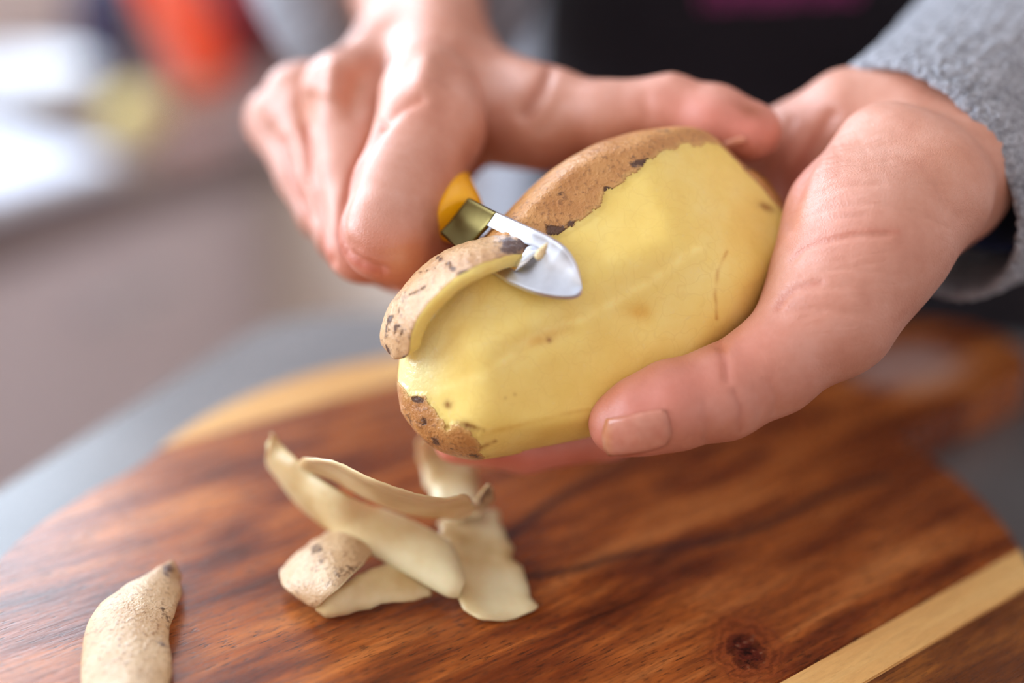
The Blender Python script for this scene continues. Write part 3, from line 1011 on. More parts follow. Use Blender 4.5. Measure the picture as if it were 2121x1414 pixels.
RH_fingers = [
    [J(992, 208, .488, 16), J(1130, 246, .463, 15), J(1250, 245, .452, 11.6), J(1385, 226, .447, 10.4), J(1480, 247, .441, 10.3), J(1556, 272, .4375, 9.2)],
    [J(888, 205, .447, 14), J(892, 265, .4385, 16.5), J(834, 395, .425, 15.0), J(800, 486, .4155, 13.2), J(868, 532, .432, 11.4), J(935, 500, .452, 10)],
    [J(712, 192, .470, 12.5), J(728, 380, .456, 12.4), J(752, 508, .440, 11.2), J(830, 535, .455, 10.4), J(900, 480, .473, 9.4)],
    [J(622, 208, .492, 11.5), J(676, 365, .474, 11.2), J(722, 480, .462, 10.6), J(800, 500, .476, 9.6), J(860, 440, .492, 8.8)],
    [J(578, 250, .506, 10.5), J(634, 364, .492, 9.6), J(672, 440, .482, 8.8), J(740, 470, .492, 8.2), J(800, 420, .505, 7.6)],
]
VOX = .9 * .001
V1, F1 = build_field(LH_palm, LH_fingers, VOX).mesh()
V2, F2 = build_field(RH_palm, RH_fingers, VOX).mesh()

def carve(V, F, creases, zr):
    """Fine relief of one hand: lines pressed in (depth > 0) or tendons and knuckles raised (depth < 0), each where the photograph shows it."""
    N = normals(V, F)
    x, y, z = to_px(V)
    view = np.array(CAM) - V
    view /= np.linalg.norm(view, axis=1)[:, None]
    face = np.clip(((N * view).sum(1) + .05) / .3, 0, 1) * ((z > zr[0]) & (z < zr[1]))
    dis = np.zeros(len(V))
    for pl, wd, dep in creases:
        d = d_poly(x, y, pl, False)
        dis += np.exp(-(d / wd) ** 2) * dep * face
    return V - N * (dis * MM)[:, None]
def paint(V, F, blots, lines, zr):
    N = normals(V, F)
    x, y, z = to_px(V)
    view = np.array(CAM) - V
    view /= np.linalg.norm(view, axis=1)[:, None]
    face = (((N * view).sum(1)) > -.2) * ((z > zr[0]) & (z < zr[1]))
    T = np.ones((len(V), 4))
    nz_ = fnoise(V, 140, 21, 3)
    for cx, cy, rx, ry, an, col, k in blots:
        dx, dy = x - cx + nz_ * 3, y - cy
        c_, s_ = math.cos(an), math.sin(an)
        g = np.clip(np.exp(-(((dx * c_ + dy * s_) / rx) ** 2 + ((-dx * s_ + dy * c_) / ry) ** 2)) * k * face, 0, 1)
        for i in range(3):
            T[:, i] *= 1 - g * (1 - col[i])
    for pl, wd, col, k in lines:
        g = np.exp(-(d_poly(x, y, pl, False) / wd) ** 2) * k * face
        for i in range(3):
            T[:, i] *= 1 - g * (1 - col[i])
    return T
L_CREASE = [
    ([(1486, 696), (1494, 722), (1502, 750), (1506, 785)], 8, .8), ([(1478, 712), (1500, 714)], 11, .6),
    ([(1458, 830), (1464, 880), (1462, 915)], 6, .35), ([(1520, 810), (1535, 850), (1532, 890)], 7, .55), ([(1590, 790), (1608, 820), (1606, 850)], 7, .4),
    ([(1640, 540), (1665, 515), (1700, 502), (1770, 488), (1840, 486)], 5.5, .75), ([(1640, 480), (1700, 455), (1790, 445)], 4.5, .35), ([(1660, 570), (1720, 555), (1800, 560)], 4.5, .3), ([(1680, 410), (1750, 385), (1830, 380)], 4.5, .3),
    ([(1648, 610), (1690, 600), (1760, 590)], 5, .25), ([(1650, 460), (1720, 430), (1800, 420), (1900, 440), (1960, 470)], 5, .4),
    ([(1610, 640), (1625, 615), (1650, 595), (1700, 585)], 8, .7), ([(1600, 665), (1640, 640), (1700, 640)], 7, .3),
    ([(1700, 330), (1770, 300), (1850, 300)], 5, .15), ([(1690, 360), (1760, 335), (1840, 335)], 5, .15), ([(1660, 410), (1740, 380), (1830, 385)], 5, .15),
    ([(1720, 240), (1690, 300), (1655, 380), (1630, 460)], 16, 1.6), ([(1640, 250), (1610, 330), (1600, 400)], 10, .8),
    ([(1985, 450), (1960, 420), (1945, 380)], 10, .5),
    ([(1660, 590), (1720, 560), (1800, 545)], 4, .2), ([(1700, 300), (1780, 262), (1860, 268)], 4, .15), ([(1690, 315), (1700, 345), (1695, 380)], 3, .2), ([(1730, 300), (1742, 330), (1738, 365)], 3, .2),
    ([(1780, 285), (1796, 318), (1798, 350)], 3, .2), ([(1830, 290), (1838, 320), (1834, 345)], 3, .18), ([(1660, 660), (1720, 640), (1780, 650)], 5, .25), ([(1560, 800), (1575, 830), (1572, 862)], 6, .3), ([(1630, 560), (1680, 548), (1760, 540)], 4, .22),
]
R_CREASE = [
    ([(1138, 150), (1120, 190), (1085, 235)], 14, 1.9), ([(1160, 215), (1140, 250), (1120, 270)], 12, .5),
    ([(790, 262), (755, 320), (728, 375), (706, 450), (702, 490), (716, 522), (748, 545), (790, 560)], 10, 1.9), ([(870, 205), (830, 225), (795, 258)], 12, 1.0),
    ([(884, 140), (874, 170)], 25, -1.6), ([(692, 145), (688, 190)], 20, -2.4), ([(940, 130), (930, 215)], 30, 1.3), ([(545, 215), (560, 240)], 22, -1.2), ([(610, 190), (600, 215)], 16, -.8),
    ([(745, 165), (732, 220)], 24, 2.6), ([(640, 205), (630, 255)], 19, 2.2),
    ([(835, 60), (790, 110), (720, 135)], 18, -.25), ([(900, 60), (885, 130)], 18, -.2), ([(940, 90), (1000, 110), (1080, 140)], 20, -.5),
    ([(720, 505), (775, 530), (860, 528)], 10, .4), ([(712, 485), (740, 512)], 8, .35),
    ([(1335, 200), (1345, 240)], 14, .5), ([(1395, 160), (1425, 172)], 20, -.7),
    ([(800, 340), (760, 420), (735, 470)], 30, -.4),
    ([(636, 265), (650, 360), (668, 450), (684, 545)], 10, 2.0), ([(590, 290), (608, 370), (642, 450)], 9, 1.8),
]
V1 = carve(tidy(V1, F1, 2), F1, L_CREASE, (.36, .50))
V2 = carve(tidy(V2, F2, 2), F2, R_CREASE, (.36, .60))
FLIP = False
RED, PALE, DIRT = (1.0, .72, .70), (1.0, 1.1, 1.18), (.55, .38, .18)
L_BLOT = [
    (1300, 850, 130, 80, -.3, (.98, .68, .64), .95), (1430, 790, 130, 80, -.3, (.98, .74, .70), .85), (1560, 700, 90, 60, -.6, (1.04, .82, .76), .7),
    (1700, 640, 160, 110, -.7, (1.04, .88, .84), .6), (1560, 830, 180, 90, -.4, (.90, .72, .68), .7), (1780, 500, 170, 60, 0, (1.03, .93, .90), .5),
    (1640, 350, 60, 150, .3, (1.06, .84, .86), .6), (1820, 330, 180, 90, -.3, (1.0, 1.03, 1.04), .5), (1050, 950, 250, 60, 0, (1.08, .62, .58), .9),
    (1980, 330, 120, 160, .3, (1.0, .92, .82), .7), (1720, 430, 110, 90, .3, (1.06, 1.02, 1.08), .6),
]
L_LINE = [([(1486, 698), (1494, 722), (1502, 750), (1506, 780)], 7, (.82, .58, .5), .5), ([(1610, 640), (1625, 615), (1650, 595), (1700, 585)], 7, (.85, .6, .52), .6),
          ([(1645, 530), (1690, 500), (1780, 478), (1860, 480)], 6, (.98, .76, .72), .6), ([(1520, 810), (1535, 850), (1532, 890)], 6, (.8, .6, .55), .5),
          ([(1720, 240), (1690, 300), (1655, 380)], 14, (.95, .8, .78), .5)]  # creases reddened, with their shade painted into the tint
R_BLOT = [
    (1470, 240, 130, 60, .2, (1.06, .74, .74), .9), (1570, 270, 60, 50, 0, (1.0, .66, .60), .8), (1552, 230, 30, 17, .3, DIRT, .95),
    (1280, 210, 90, 40, 0, (1.04, .98, .98), .5), (1200, 300, 150, 40, 0, (.92, .74, .62), .6),
    (800, 500, 100, 40, .1, (1.0, .76, .66), .7), (760, 560, 90, 40, .3, (1.0, .70, .62), .8), (900, 540, 90, 60, 0, (.95, .7, .58), .7),
    (730, 190, 26, 50, .2, (.98, .86, .70), .8), (632, 235, 22, 50, .2, (.98, .86, .72), .8), (950, 330, 90, 120, .3, (.98, .84, .74), .6),
    (880, 220, 80, 50, 0, (1.02, .88, .82), .6), (560, 240, 60, 60, 0, (1.04, 1.06, 1.1), .6), (930, 40, 150, 90, 0, (.94, .80, .68), .8), (800, 110, 110, 60, -.3, (.96, .84, .74), .6),  # pale knuckle highlight painted in; wrist painted tan to dull its highlight
]
R_LINE = [([(636, 265), (650, 360), (668, 450), (684, 545)], 10, (.92, .6, .5), .7), ([(590, 290), (608, 370), (642, 450)], 9, (.92, .6, .55), .7), ([(1135, 140), (1118, 185), (1085, 232)], 12, (.72, .52, .45), .7), ([(790, 262), (755, 320), (728, 375), (704, 450), (701, 490), (716, 524), (748, 548), (790, 562)], 9, (.85, .52, .42), .75), ([(870, 205), (830, 225), (795, 258)], 9, (.9, .62, .5), .5)]  # shade in the grooves between fingers and at the thumb, painted dark red
T1 = paint(V1, F1, L_BLOT, L_LINE, (.34, .52))
T2 = paint(V2, F2, R_BLOT, R_LINE, (.34, .62))

# the rest of the body: trunk, arms, neck and head, coarser, nearly all of it clothed or above the frame
TC = CAM + Vector((.165, .735, 0))          # the spine, at the height of the camera
def W_(dx, dy, z, r):
    return (Vector((TC.x + dx, TC.y + dy, z)), r)
SH_Z = 1.50
eL, eR = P(2520, -20, .690), P(720, -225, .800)
trunk = [
    [W_(0, .02, 1.08, .125), W_(0, .02, 1.28, .120), W_(0, .02, 1.42, .125)],
    [W_(-.07, .02, 1.0, .10), W_(-.08, .02, 1.2, .085), W_(-.10, .03, 1.42, .085), W_(-.14, .04, SH_Z, .065)],
    [W_(.07, .02, 1.0, .10), W_(.08, .02, 1.2, .085), W_(.10, .03, 1.42, .085), W_(.14, .04, SH_Z, .065)],
    [W_(0, .04, SH_Z - .05, .09), W_(0, .04, SH_Z + .06, .058), W_(0, .03, SH_Z + .14, .056)],
    [W_(-.14, .04, SH_Z, .060), (eR, .042)],
    [W_(.14, .04, SH_Z, .060), (eL, .042)],
    [(eR, .042), (P(800, -145, .72), .034), (P(850, -40, .61), .024)],
    [(eL, .042), (P(2330, 70, .620), .026), (P(2140, 190, .50), .014)],
    [W_(-.09, .02, 1.0, .10), W_(-.09, .02, .55, .068), W_(-.09, .05, .10, .048), W_(-.09, -.06, .06, .045)],
    [W_(.09, .02, 1.0, .10), W_(.09, .02, .55, .068), W_(.09, .05, .10, .048), W_(.09, -.06, .06, .045)],
]
c_ = np.array([list(p) for ch in trunk for p, r in ch])
A = Field(c_.min(0) - .16, c_.max(0) + [.16, .16, .34], .009)
for ch in trunk:
    A.chain(ch, .03, .03)
HC = Vector((TC.x, TC.y - .02, SH_Z + .235))
hx, hy, hz = Vector((1, 0, 0)), Vector((0, .94, .34)), Vector((0, -.34, .94))     # looking down at the hands
A.ball(HC, (hx, hy, hz), (.074, .094, .112), .02)
A.ball(HC - hy * .05 - hz * .06, (hx, hy, hz), (.052, .05, .055), .02)
A.ball(HC - hy * .098 - hz * .022, (hx, hy, hz), (.011, .014, .022), .008)
for s_ in (-1, 1):
    A.ball(HC + hx * .075 * s_ + hy * .008 - hz * .015, (hx, hy, hz), (.009, .020, .030), .004)
V3, F3 = A.mesh()
V3 = tidy(V3, F3, 2)
T3 = np.ones((len(V3), 4))
off = [0, len(V1), len(V1) + len(V2)]
FB = list(F1) + [tuple(i + off[1] for i in f) for f in F2] + [tuple(i + off[2] for i in f) for f in F3]
FB = [f[::-1] for f in FB] if FLIP else FB
VB = np.vstack([V1, V2, V3])
me = mesh_of(VB, FB)
at = me.attributes.new('tint', 'FLOAT_COLOR', 'POINT')
at.data.foreach_set('color', np.vstack([T1, T2, T3]).astype(np.float32).ravel())
xx, yy, zz = to_px(V1)
pm_ = np.zeros(len(VB), np.float32)
pm_[:len(V1)] = np.clip(1.2 * np.exp(-(((xx - 1760) / 170) ** 2 + ((yy - 440) / 190) ** 2)), 0, 1) + .25
at = me.attributes.new('palm', 'FLOAT', 'POINT')
at.data.foreach_set('value', pm_)
person = empty('person', Vector((TC.x, TC.y, 0)), 'person in grey sweatshirt and black apron peeling a potato over the board', 'person')
body = link('body', me, person, M_SKIN)
body_tree = BVHTree.FromPolygons([Vector(v) for v in VB[:off[2]]], [f for f in FB[:len(F1) + len(F2)]])

def nail(poly_grid, lift, label=None):
    """A nail: a curved plate laid on the fingertip, from rows of picture points."""
    G = np.array(poly_grid, float)
    n, m = 14, 12
    rows = np.array([spline([(x, y, 0) for x, y in r], m)[:, :2] for r in G])
    full = np.array([spline([(x, y, 0) for x, y in rows[:, j]], n)[:, :2] for j in range(m)]).transpose(1, 0, 2)
    V, F = [], []
    for i in range(n):
        for j in range(m):
            x, y = full[i, j]
            d = (C_R * ((x - CX) / FPX) + C_U * ((CY - y) / FPX) + C_F).normalized()
            hit, nn, _, _ = body_tree.ray_cast(CAM, d)
            if hit is None:
                hit, nn, _, _ = body_tree.find_nearest(CAM + d * .4 * S)
            e = min(i, n - 1 - i, j, m - 1 - j)
            V.append(hit + (nn if nn.dot(d) < 0 else -nn) * lift * (.25 if e == 0 else 1))
    for i in range(n - 1):
        for j in range(m - 1):
            F.append((i * m + j, i * m + j + 1, (i + 1) * m + j + 1, (i + 1) * m + j))
    me = mesh_of(V, F)
    x, y, _ = to_px(np.array([list(v) for v in V]))
    return me, x, y, n, m
nm, x, y, n, m = nail([[(1258, 868), (1300, 862), (1345, 852), (1378, 848)], [(1250, 895), (1300, 892), (1350, 884), (1386, 876)], [(1252, 922), (1300, 922), (1350, 912), (1388, 900)], [(1262, 940), (1300, 938), (1350, 929), (1380, 918)]], .0005)
T = np.ones((n * m, 4), np.float32)
e = np.exp(-((x - 1256) / 9) ** 2)
T[:, 0] *= 1 - .02 * e; T[:, 1] *= 1 + .05 * e; T[:, 2] *= 1 - .25 * e
at = nm.attributes.new('tint', 'FLOAT_COLOR', 'POINT')
at.data.foreach_set('color', T.ravel())
o = link('thumbnail', nm, person, M_NAIL)
md = o.modifiers.new('thick', 'SOLIDIFY'); md.thickness = .0004; md.offset = -1
nm, x, y, n, m = nail([[(1500, 296), (1522, 288), (1540, 284)], [(1506, 304), (1526, 296), (1546, 290)]], .0004)
T = np.ones((n * m, 4), np.float32)
at = nm.attributes.new('tint', 'FLOAT_COLOR', 'POINT')
at.data.foreach_set('color', (T * np.array((1.2, 1.3, 1.2, 1), np.float32)).ravel())
o = link('thumbnail', nm, person, M_NAIL)
md = o.modifiers.new('thick', 'SOLIDIFY'); md.thickness = .0004; md.offset = -1

# hair: a cap of short dark hair over the skull
V, F = [], []
n = 28
for i in range(15):
    a = math.pi * .62 * i / 14
    for j in range(n):
        t = 2 * math.pi * j / n
        lift = 1.06 + .02 * math.sin(7 * t + i)
        dvec = hx * (.074 * math.sin(a) * math.cos(t)) + hy * (.094 * math.sin(a) * math.sin(t)) + hz * (.112 * math.cos(a))
        if math.sin(t) < -.55 and i > 8:
            lift *= .86
        V.append(HC + dvec * lift + hy * .006)
for i in range(14):
    for j in range(n):
        k = (j + 1) % n
        F.append((i * n + j, (i + 1) * n + j, (i + 1) * n + k, i * n + k))
link('hair', mesh_of(V, F), person, plain('dark_hair', srgb(40, 28, 22), .6))

# ------------------------------------------------------------------ clothes
def tube(rings, nseg=72, fold=0.0, seed=0, close_in=None):
    """A sleeve: rings (centre, radius, axis, across) with folds; the first ring is the cuff, turned in over close_in."""
    V, F = [], []
    rng = np.random.RandomState(seed)
    ph = rng.uniform(0, 6.28, 8)
    for k, (c, r, ax, up, sq, fo) in enumerate(rings):
        ax = Vector(ax).normalized()
        u_ = (Vector(up) - ax * ax.dot(Vector(up))).normalized()
        v_ = ax.cross(u_)
        for j in range(nseg):
            t = 2 * math.pi * j / nseg
            f = 1 + fo * (math.sin(3 * t + ph[0] + .8 * k) * .5 + math.sin(5 * t + ph[1] - .5 * k) * .35 + math.sin(9 * t + ph[2] + 1.1 * k) * .15)
            V.append(c + (u_ * math.cos(t) * sq + v_ * math.sin(t)) * r * f)
    for i in range(len(rings) - 1):
        for j in range(nseg):
            k = (j + 1) % nseg
            F.append((i * nseg + j, i * nseg + k, (i + 1) * nseg + k, (i + 1) * nseg + j))
    return V, F
def sleeve(c0, ax, up, R0, path, sq=1.0, seed=0, fold=.03, lip=.0032, name='sleeve'):
    """path: (distance along the arm or point, radius) after the cuff."""
    ax = Vector(ax).normalized()
    rings = []
    for dz, dr in ((.045, -.004), (.02, -lip * 1.1), (.006, -lip * 1.05), (.0012, -lip * .9), (0, -lip * .5), (.0012, -.0004), (.004, .0004), (.010, .0006)):
        rings.append((c0 + ax * dz, R0 + dr, ax, up, sq, fold * .25))
    for c, r, a_, f in path:
        rings.append((c, r, a_, up, sq, f))
    V, F = tube(rings, seed=seed)
    V = np.array([list(v) for v in V])
    me = mesh_of(V, [f[::-1] for f in F])
    o = link(name, me, person, M_TERRY)
    md = o.modifiers.new('sub', 'SUBSURF'); md.levels = 3; md.render_levels = 3
    md = o.modifiers.new('terry', 'DISPLACE'); md.texture = TERRY_TEX; md.strength = .0016; md.mid_level = .5
    return o
TERRY_TEX = bpy.data.textures.new('terry', 'CLOUDS')
TERRY_TEX.noise_scale = .0020
TERRY_TEX.noise_depth = 2
# left sleeve
LA = (C_R * .770 + C_U * .448 + C_F * .454).normalized()
LU = C_R * -.738 + C_U * .675                # the long way of the flattened cuff
LC = P(1891, 383, .4469)
eLc = eL + LA * 0
d1 = (eLc - LC)
path = []
for t, r, f in ((.10, .0345, .02), (.2, .040, .03), (.35, .046, .05), (.55, .052, .06), (.8, .058, .06), (1.0, .060, .05)):
    path.append((LC + LA * (.012 * (1 - t)) + d1 * t, r, d1, f))
shL = Vector((TC.x + .16, TC.y + .04, SH_Z - .02))
d2 = shL - eLc
for t, r in ((.2, .064), (.5, .066), (.8, .074), (1.0, .078)):
    path.append((eLc + d2 * t, r, d2 + d1 * max(0, .5 - t), .03))
sleeve(LC, LA, LU, .0303, path, 1.15, 3)
# the dark shirt cuff inside it
rings = [(LC + LA * dz, r, LA, LU, 1.15, .03) for dz, r in ((.020, .0240), (.0205, .0256), (.024, .0258), (.06, .0268), (.06, .0258), (.022, .0236), (.020, .0240))]
V, F = tube(rings, 48, seed=5)
link('shirt_cuff', mesh_of(V, F), person, M_NAVY)
# right sleeve
RA = (eR - P(865, 20, .56)).normalized()
RC = P(872, -30, .600)
d1 = eR - RC
path = []
for t, r, f in ((.025, .0325, .05), (.06, .0425, .06), (.10, .0485, .06), (.16, .0520, .06), (.25, .054, .06), (.45, .056, .06), (.7, .058, .06), (1.0, .060, .05)):
    path.append((RC + d1 * t, r, d1, f))
shR = Vector((TC.x - .16, TC.y + .04, SH_Z - .02))
d2 = shR - eR
for t, r in ((.2, .064), (.5, .066), (.8, .074), (1.0, .078)):
    path.append((eR + d2 * t, r, d2 + d1 * max(0, .5 - t), .03))
sleeve(RC, RA, C_U, .0238, path, 1.0, 8, .08)

def oval_shell(levels, n=64, mat=None, name='x', t0=0.0, t1=2 * math.pi, thick=.003, closed=True):
    """A garment round the trunk: (z, half width, half depth, dx, dy) rings, from angle t0 to t1."""
    V, F = [], []
    for k, (z, a, b, dx, dy) in enumerate(levels):
        for j in range(n):
            t = t0 + (t1 - t0) * j / (n if closed else n - 1)
            w_ = 1 + .015 * math.sin(6 * t + k * .9) + .01 * math.sin(11 * t - k)
            V.append((TC.x + dx + a * math.cos(t) * w_, TC.y + dy + b * math.sin(t) * w_, z))
    for k in range(len(levels) - 1):
        for j in range(n if closed else n - 1):
            q = (j + 1) % n
            F.append((k * n + j, k * n + q, (k + 1) * n + q, (k + 1) * n + j))
    o = link(name, mesh_of(V, F), person, mat)
    md = o.modifiers.new('sub', 'SUBSURF'); md.levels = 1; md.render_levels = 2
    md = o.modifiers.new('thick', 'SOLIDIFY'); md.thickness = thick; md.offset = 1
    return o
TR = [(.90, .185, .135, 0, .02), (1.0, .188, .140, 0, .02), (1.12, .182, .138, 0, .02), (1.25, .180, .135, 0, .02), (1.38, .190, .135, 0, .025), (1.46, .190, .115, 0, .035), (1.52, .13, .085, 0, .04), (1.55, .075, .07, 0, .04)]
oval_shell(TR, mat=M_TERRY, name='sweatshirt')
AP = [(.62, .185, .150, 0, .01), (.80, .19, .152, 0, .015), (.95, .196, .150, 0, .02), (1.1, .190, .147, 0, .02), (1.25, .188, .144, 0, .02), (1.36, .190, .142, 0, .025)]
oval_shell(AP, 48, M_APRON, 'apron', math.radians(214), math.radians(335), .002, False)
oval_shell([(.06, .075, .075, -.09, .05), (.30, .078, .08, -.09, .045), (.55, .085, .09, -.09, .03), (.80, .105, .12, -.085, .02), (.98, .11, .13, -.08, .02)], 40, M_TROUSER, 'trouser_leg')
oval_shell([(.06, .075, .075, .09, .05), (.30, .078, .08, .09, .045), (.55, .085, .09, .09, .03), (.80, .105, .12, .085, .02), (.98, .11, .13, .08, .02)], 40, M_TROUSER, 'trouser_leg')
for s_ in (-1, 1):
    bm = bmesh.new()
    bmesh.ops.create_uvsphere(bm, u_segments=24, v_segments=14, radius=1)
    for v in bm.verts:
        v.co = Vector((v.co.x * .048, v.co.y * .135, max(-.0, v.co.z + .35) * .062)) + Vector((TC.x + .09 * s_, TC.y - .02, .002))
    link('shoe', bm_mesh(bm, True), person, M_DARK)

# ------------------------------------------------------------------ the peeler
peeler = empty('vegetable_peeler', P(1010, 480, .42), 'steel vegetable peeler with yellow handle cutting into the potato', 'peeler')
# four edges of the blade, root to slot end and slot end to tip: lower rim, slot below, slot above, upper rim
BE = [([(912, 482), (958, 522), (1005, 554), (1054, 585)], [(1054, 585), (1100, 604), (1150, 615), (1188, 615), (1207, 602)]),
      ([(933, 460), (970, 496), (1010, 533), (1042, 552), (1070, 562)], [(1070, 562), (1120, 584), (1168, 599), (1207, 602)]),
      ([(952, 436), (1010, 467), (1071, 497), (1122, 518)], [(1122, 518), (1158, 542), (1186, 572), (1207, 602)]),
      ([(972, 410), (1028, 439), (1080, 463), (1138, 490)], [(1138, 490), (1168, 511), (1190, 541), (1203, 575), (1207, 602)])]
N1_, N2_ = 26, 20
EDG = []
for a, b in BE:
    p = spline([(x, y, 0) for x, y in a], N1_)[:, :2]
    q = spline([(x, y, 0) for x, y in b], N2_)[:, :2]
    EDG.append(np.vstack([p, q[1:]]))
COLS = [(0, f) for f in (0, .25, .5, .75)] + [(1, f) for f in (0, .125, .25, .375, .5, .625, .75, .875)] + [(2, f) for f in (0, .25, .5, .75, 1)]
bax = np.array((1207. - 947, 602. - 452)); bln = np.linalg.norm(bax); bax /= bln
def blade_xyz(i, band, f, lift=0.0):
    p = EDG[band][i] * (1 - f) + EDG[band + 1][i] * f
    a, b = EDG[0][i], EDG[3][i]
    wd = np.linalg.norm(b - a)
    t = 0 if wd < 1 else 2 * np.linalg.norm(p - a) / wd - 1
    s = float((p - np.array((947, 452))) @ bax / bln)
    z = float(np.interp(s, (-.25, 0, .25, .5, .75, .9, 1), (.4175, .4085, .3962, .3878, .3836, .3830, .3834)))
    z += .0036 * max(0, 1 - t * t) * min(1, wd / 110) + .0012 * t
    return P(p[0], p[1], z - lift)
V = [blade_xyz(i, b, f) for i in range(N1_ + N2_ - 1) for b, f in COLS]
nt = len(COLS)
M_ROOT_REFL = mat_metal('root_steel_reflection', (.12, .09, .03), .3)
ROOT = 9                                  # the tang's cells, olive reflection of the handle painted in; the rest steel
for part in ('tang', 'blade'):
    F = []
    for i in range(N1_ + N2_ - 2):
        if (i < ROOT) != (part == 'tang'):
            continue
        for j in range(nt - 1):
            if ROOT <= i < N1_ - 1 and 4 <= j < 12:
                continue
            F.append((i * nt + j, (i + 1) * nt + j, (i + 1) * nt + j + 1, i * nt + j + 1))
    bm = bmesh.new()
    bm.from_mesh(mesh_of(V, F))
    bmesh.ops.remove_doubles(bm, verts=bm.verts, dist=2e-5)
    bmesh.ops.delete(bm, geom=[v for v in bm.verts if not v.link_faces], context='VERTS')
    o = link(part, bm_mesh(bm, True), peeler, M_STEEL if part == 'blade' else M_ROOT_REFL)
    md = o.modifiers.new('thick', 'SOLIDIFY'); md.thickness = .0011; md.offset = 0
    md = o.modifiers.new('bev', 'BEVEL'); md.width = .0003; md.segments = 2; md.limit_method = 'ANGLE'; md.angle_limit = math.radians(50)
# raised cutting lip at the end of the slot
V, F = [], []
q0, q1, q2, q3 = (np.array(q) for q in ((1070., 562.), (1120., 519.), (1098., 512.), (1046., 551.)))
for i in range(9):
    for j in range(7):
        u_, v_ = i / 8, j / 6
        p = (q0 * (1 - v_) + q1 * v_) * (1 - u_) + (q3 * (1 - v_) + q2 * v_) * u_
        lift = .0022 * math.sin(math.pi * v_) ** .7 * (math.sin(math.pi * (.2 + .7 * u_)))
        V.append(P(p[0], p[1], 0.3880 + .0028 * u_ - lift))
for i in range(8):
    for j in range(6):
        F.append((i * 7 + j, (i + 1) * 7 + j, (i + 1) * 7 + j + 1, i * 7 + j + 1))
o = link('cutting_lip', mesh_of(V, F), peeler, M_CHROME)
md = o.modifiers.new('thick', 'SOLIDIFY'); md.thickness = .0007
md = o.modifiers.new('sub', 'SUBSURF'); md.levels = 1; md.render_levels = 2
# a scrap of potato left on the steel
bm = bmesh.new()
bmesh.ops.create_icosphere(bm, subdivisions=3, radius=1)
pa, pb = P(1112, 536, .3826), P(1134, 503, .3826)
dv = (pb - pa); ln = dv.length; dv.normalize()
sd_ = dv.cross(C_F).normalized()
for v in bm.verts:
    k = 1 + .35 * math.sin(9 * v.co.x + 5 * v.co.y) * math.cos(7 * v.co.z)
    v.co = (pa + pb) / 2 + dv * v.co.x * ln * .55 + sd_ * v.co.y * .0007 * k * (1.2 - .7 * v.co.x) - C_F * v.co.z * .0005 * k
link('potato_scrap', bm_mesh(bm, True), peeler, M_PFLESH)['label'] = 'yellow scrap of potato stuck on the blade'
# handle: yellow, from the blade's root back into the fist
M_YEL = plain('yellow_plastic', srgb(246, 176, 6), .3, var=.03)
ha, hb = P(948, 450, .4200), P(838, 236, .474)
hd_ = (hb - ha)
HL = hd_.length
link('handle', lathe([(-.0022, .001), (-.0022, .0054), (-.0018, .0062), (-.0004, .0068), (.004, .0072), (HL * .35, .0077), (HL * .7, .0078), (HL * .95, .0064), (HL, .002)], ha, hd_, 40), peeler, M_YEL)

# ------------------------------------------------------------------ peels lying on the board
def B(px, py, h):
    return on_plane(px, py, BOARD_Z + h * .001)
def peel(L, R, label, skin_up, thick=.0013, bow=.001, seed=0, rough=.0006, blots=(), n=70):
    Lp, Rp = [B(*p) for p in L], [B(*p) for p in R]
    mid, tg, ac = (Lp[len(Lp) // 2] + Rp[len(Rp) // 2]) / 2, Lp[-1] - Lp[0], Rp[len(Rp) // 2] - Lp[len(Lp) // 2]
    if (tg.cross(ac).dot(CAM - mid) > 0) != skin_up:     # the face turned to the light is the one named
        Lp, Rp = Rp, Lp
    me, N1 = strip_mesh(Lp, Rp, n, 14, thick, bow, rough, seed)
    x, y, _ = to_px(np.array([v.co for v in me.vertices]))
    b = np.zeros(len(x))
    nz_ = fnoise(np.array([v.co for v in me.vertices]), 260, 30 + seed, 4)
    for cx, cy, r, k in blots:
        b = np.maximum(b, np.clip(k * 1.3 * np.exp(-((x - cx) ** 2 + (y - cy) ** 2) / r ** 2) * (1 + .5 * nz_), 0, 1))
    zero_attr(me, 'blotch', b)
    o = link('potato_peel', me, None, [M_PEEL2, M_PFLESH])
    tag(o, label, 'potato peel', 'peels lying on the chopping board')
    return o
# each: left edge, right edge as seen going along; normal = along x across points to the skin side
peel([(326, 1178, 3), (268, 1210, 5), (214, 1248, 5), (184, 1295, 4), (172, 1350, 3), (168, 1420, 2), (180, 1500, 2)],
     [(376, 1186, 2), (376, 1222, 3), (358, 1282, 4), (352, 1335, 4), (350, 1400, 3), (346, 1450, 3), (330, 1510, 2)],
     'lone potato peel lying skin side up on the bare wood apart from the pile', True, bow=.0028, seed=1, blots=((350, 1180, 14, .8), (330, 1330, 14, .5), (300, 1395, 20, .4), (225, 1370, 12, .3)))
# under the pile: skin side up at its near left end, flesh side up further right
peel([(572, 1186, 3), (610, 1150, 6), (660, 1112, 8), (700, 1095, 8), (760, 1120, 5)],
     [(640, 1262, 2), (690, 1225, 9), (730, 1185, 11), (765, 1150, 10), (790, 1125, 5)],
     'short curled peel with its brown skin upwards at the near side of the pile', True, bow=.003, seed=2, blots=((655, 1140, 18, .5), (700, 1190, 16, .4)))
peel([(900, 1235, 2), (820, 1250, 2), (740, 1262, 1.5), (690, 1276, 1.0), (650, 1262, 1)],
     [(880, 1180, 4), (810, 1170, 6), (760, 1180, 8), (715, 1205, 8), (668, 1225, 6)],
     'peel lying flesh side up under the long peel', False, bow=-.001, seed=3)
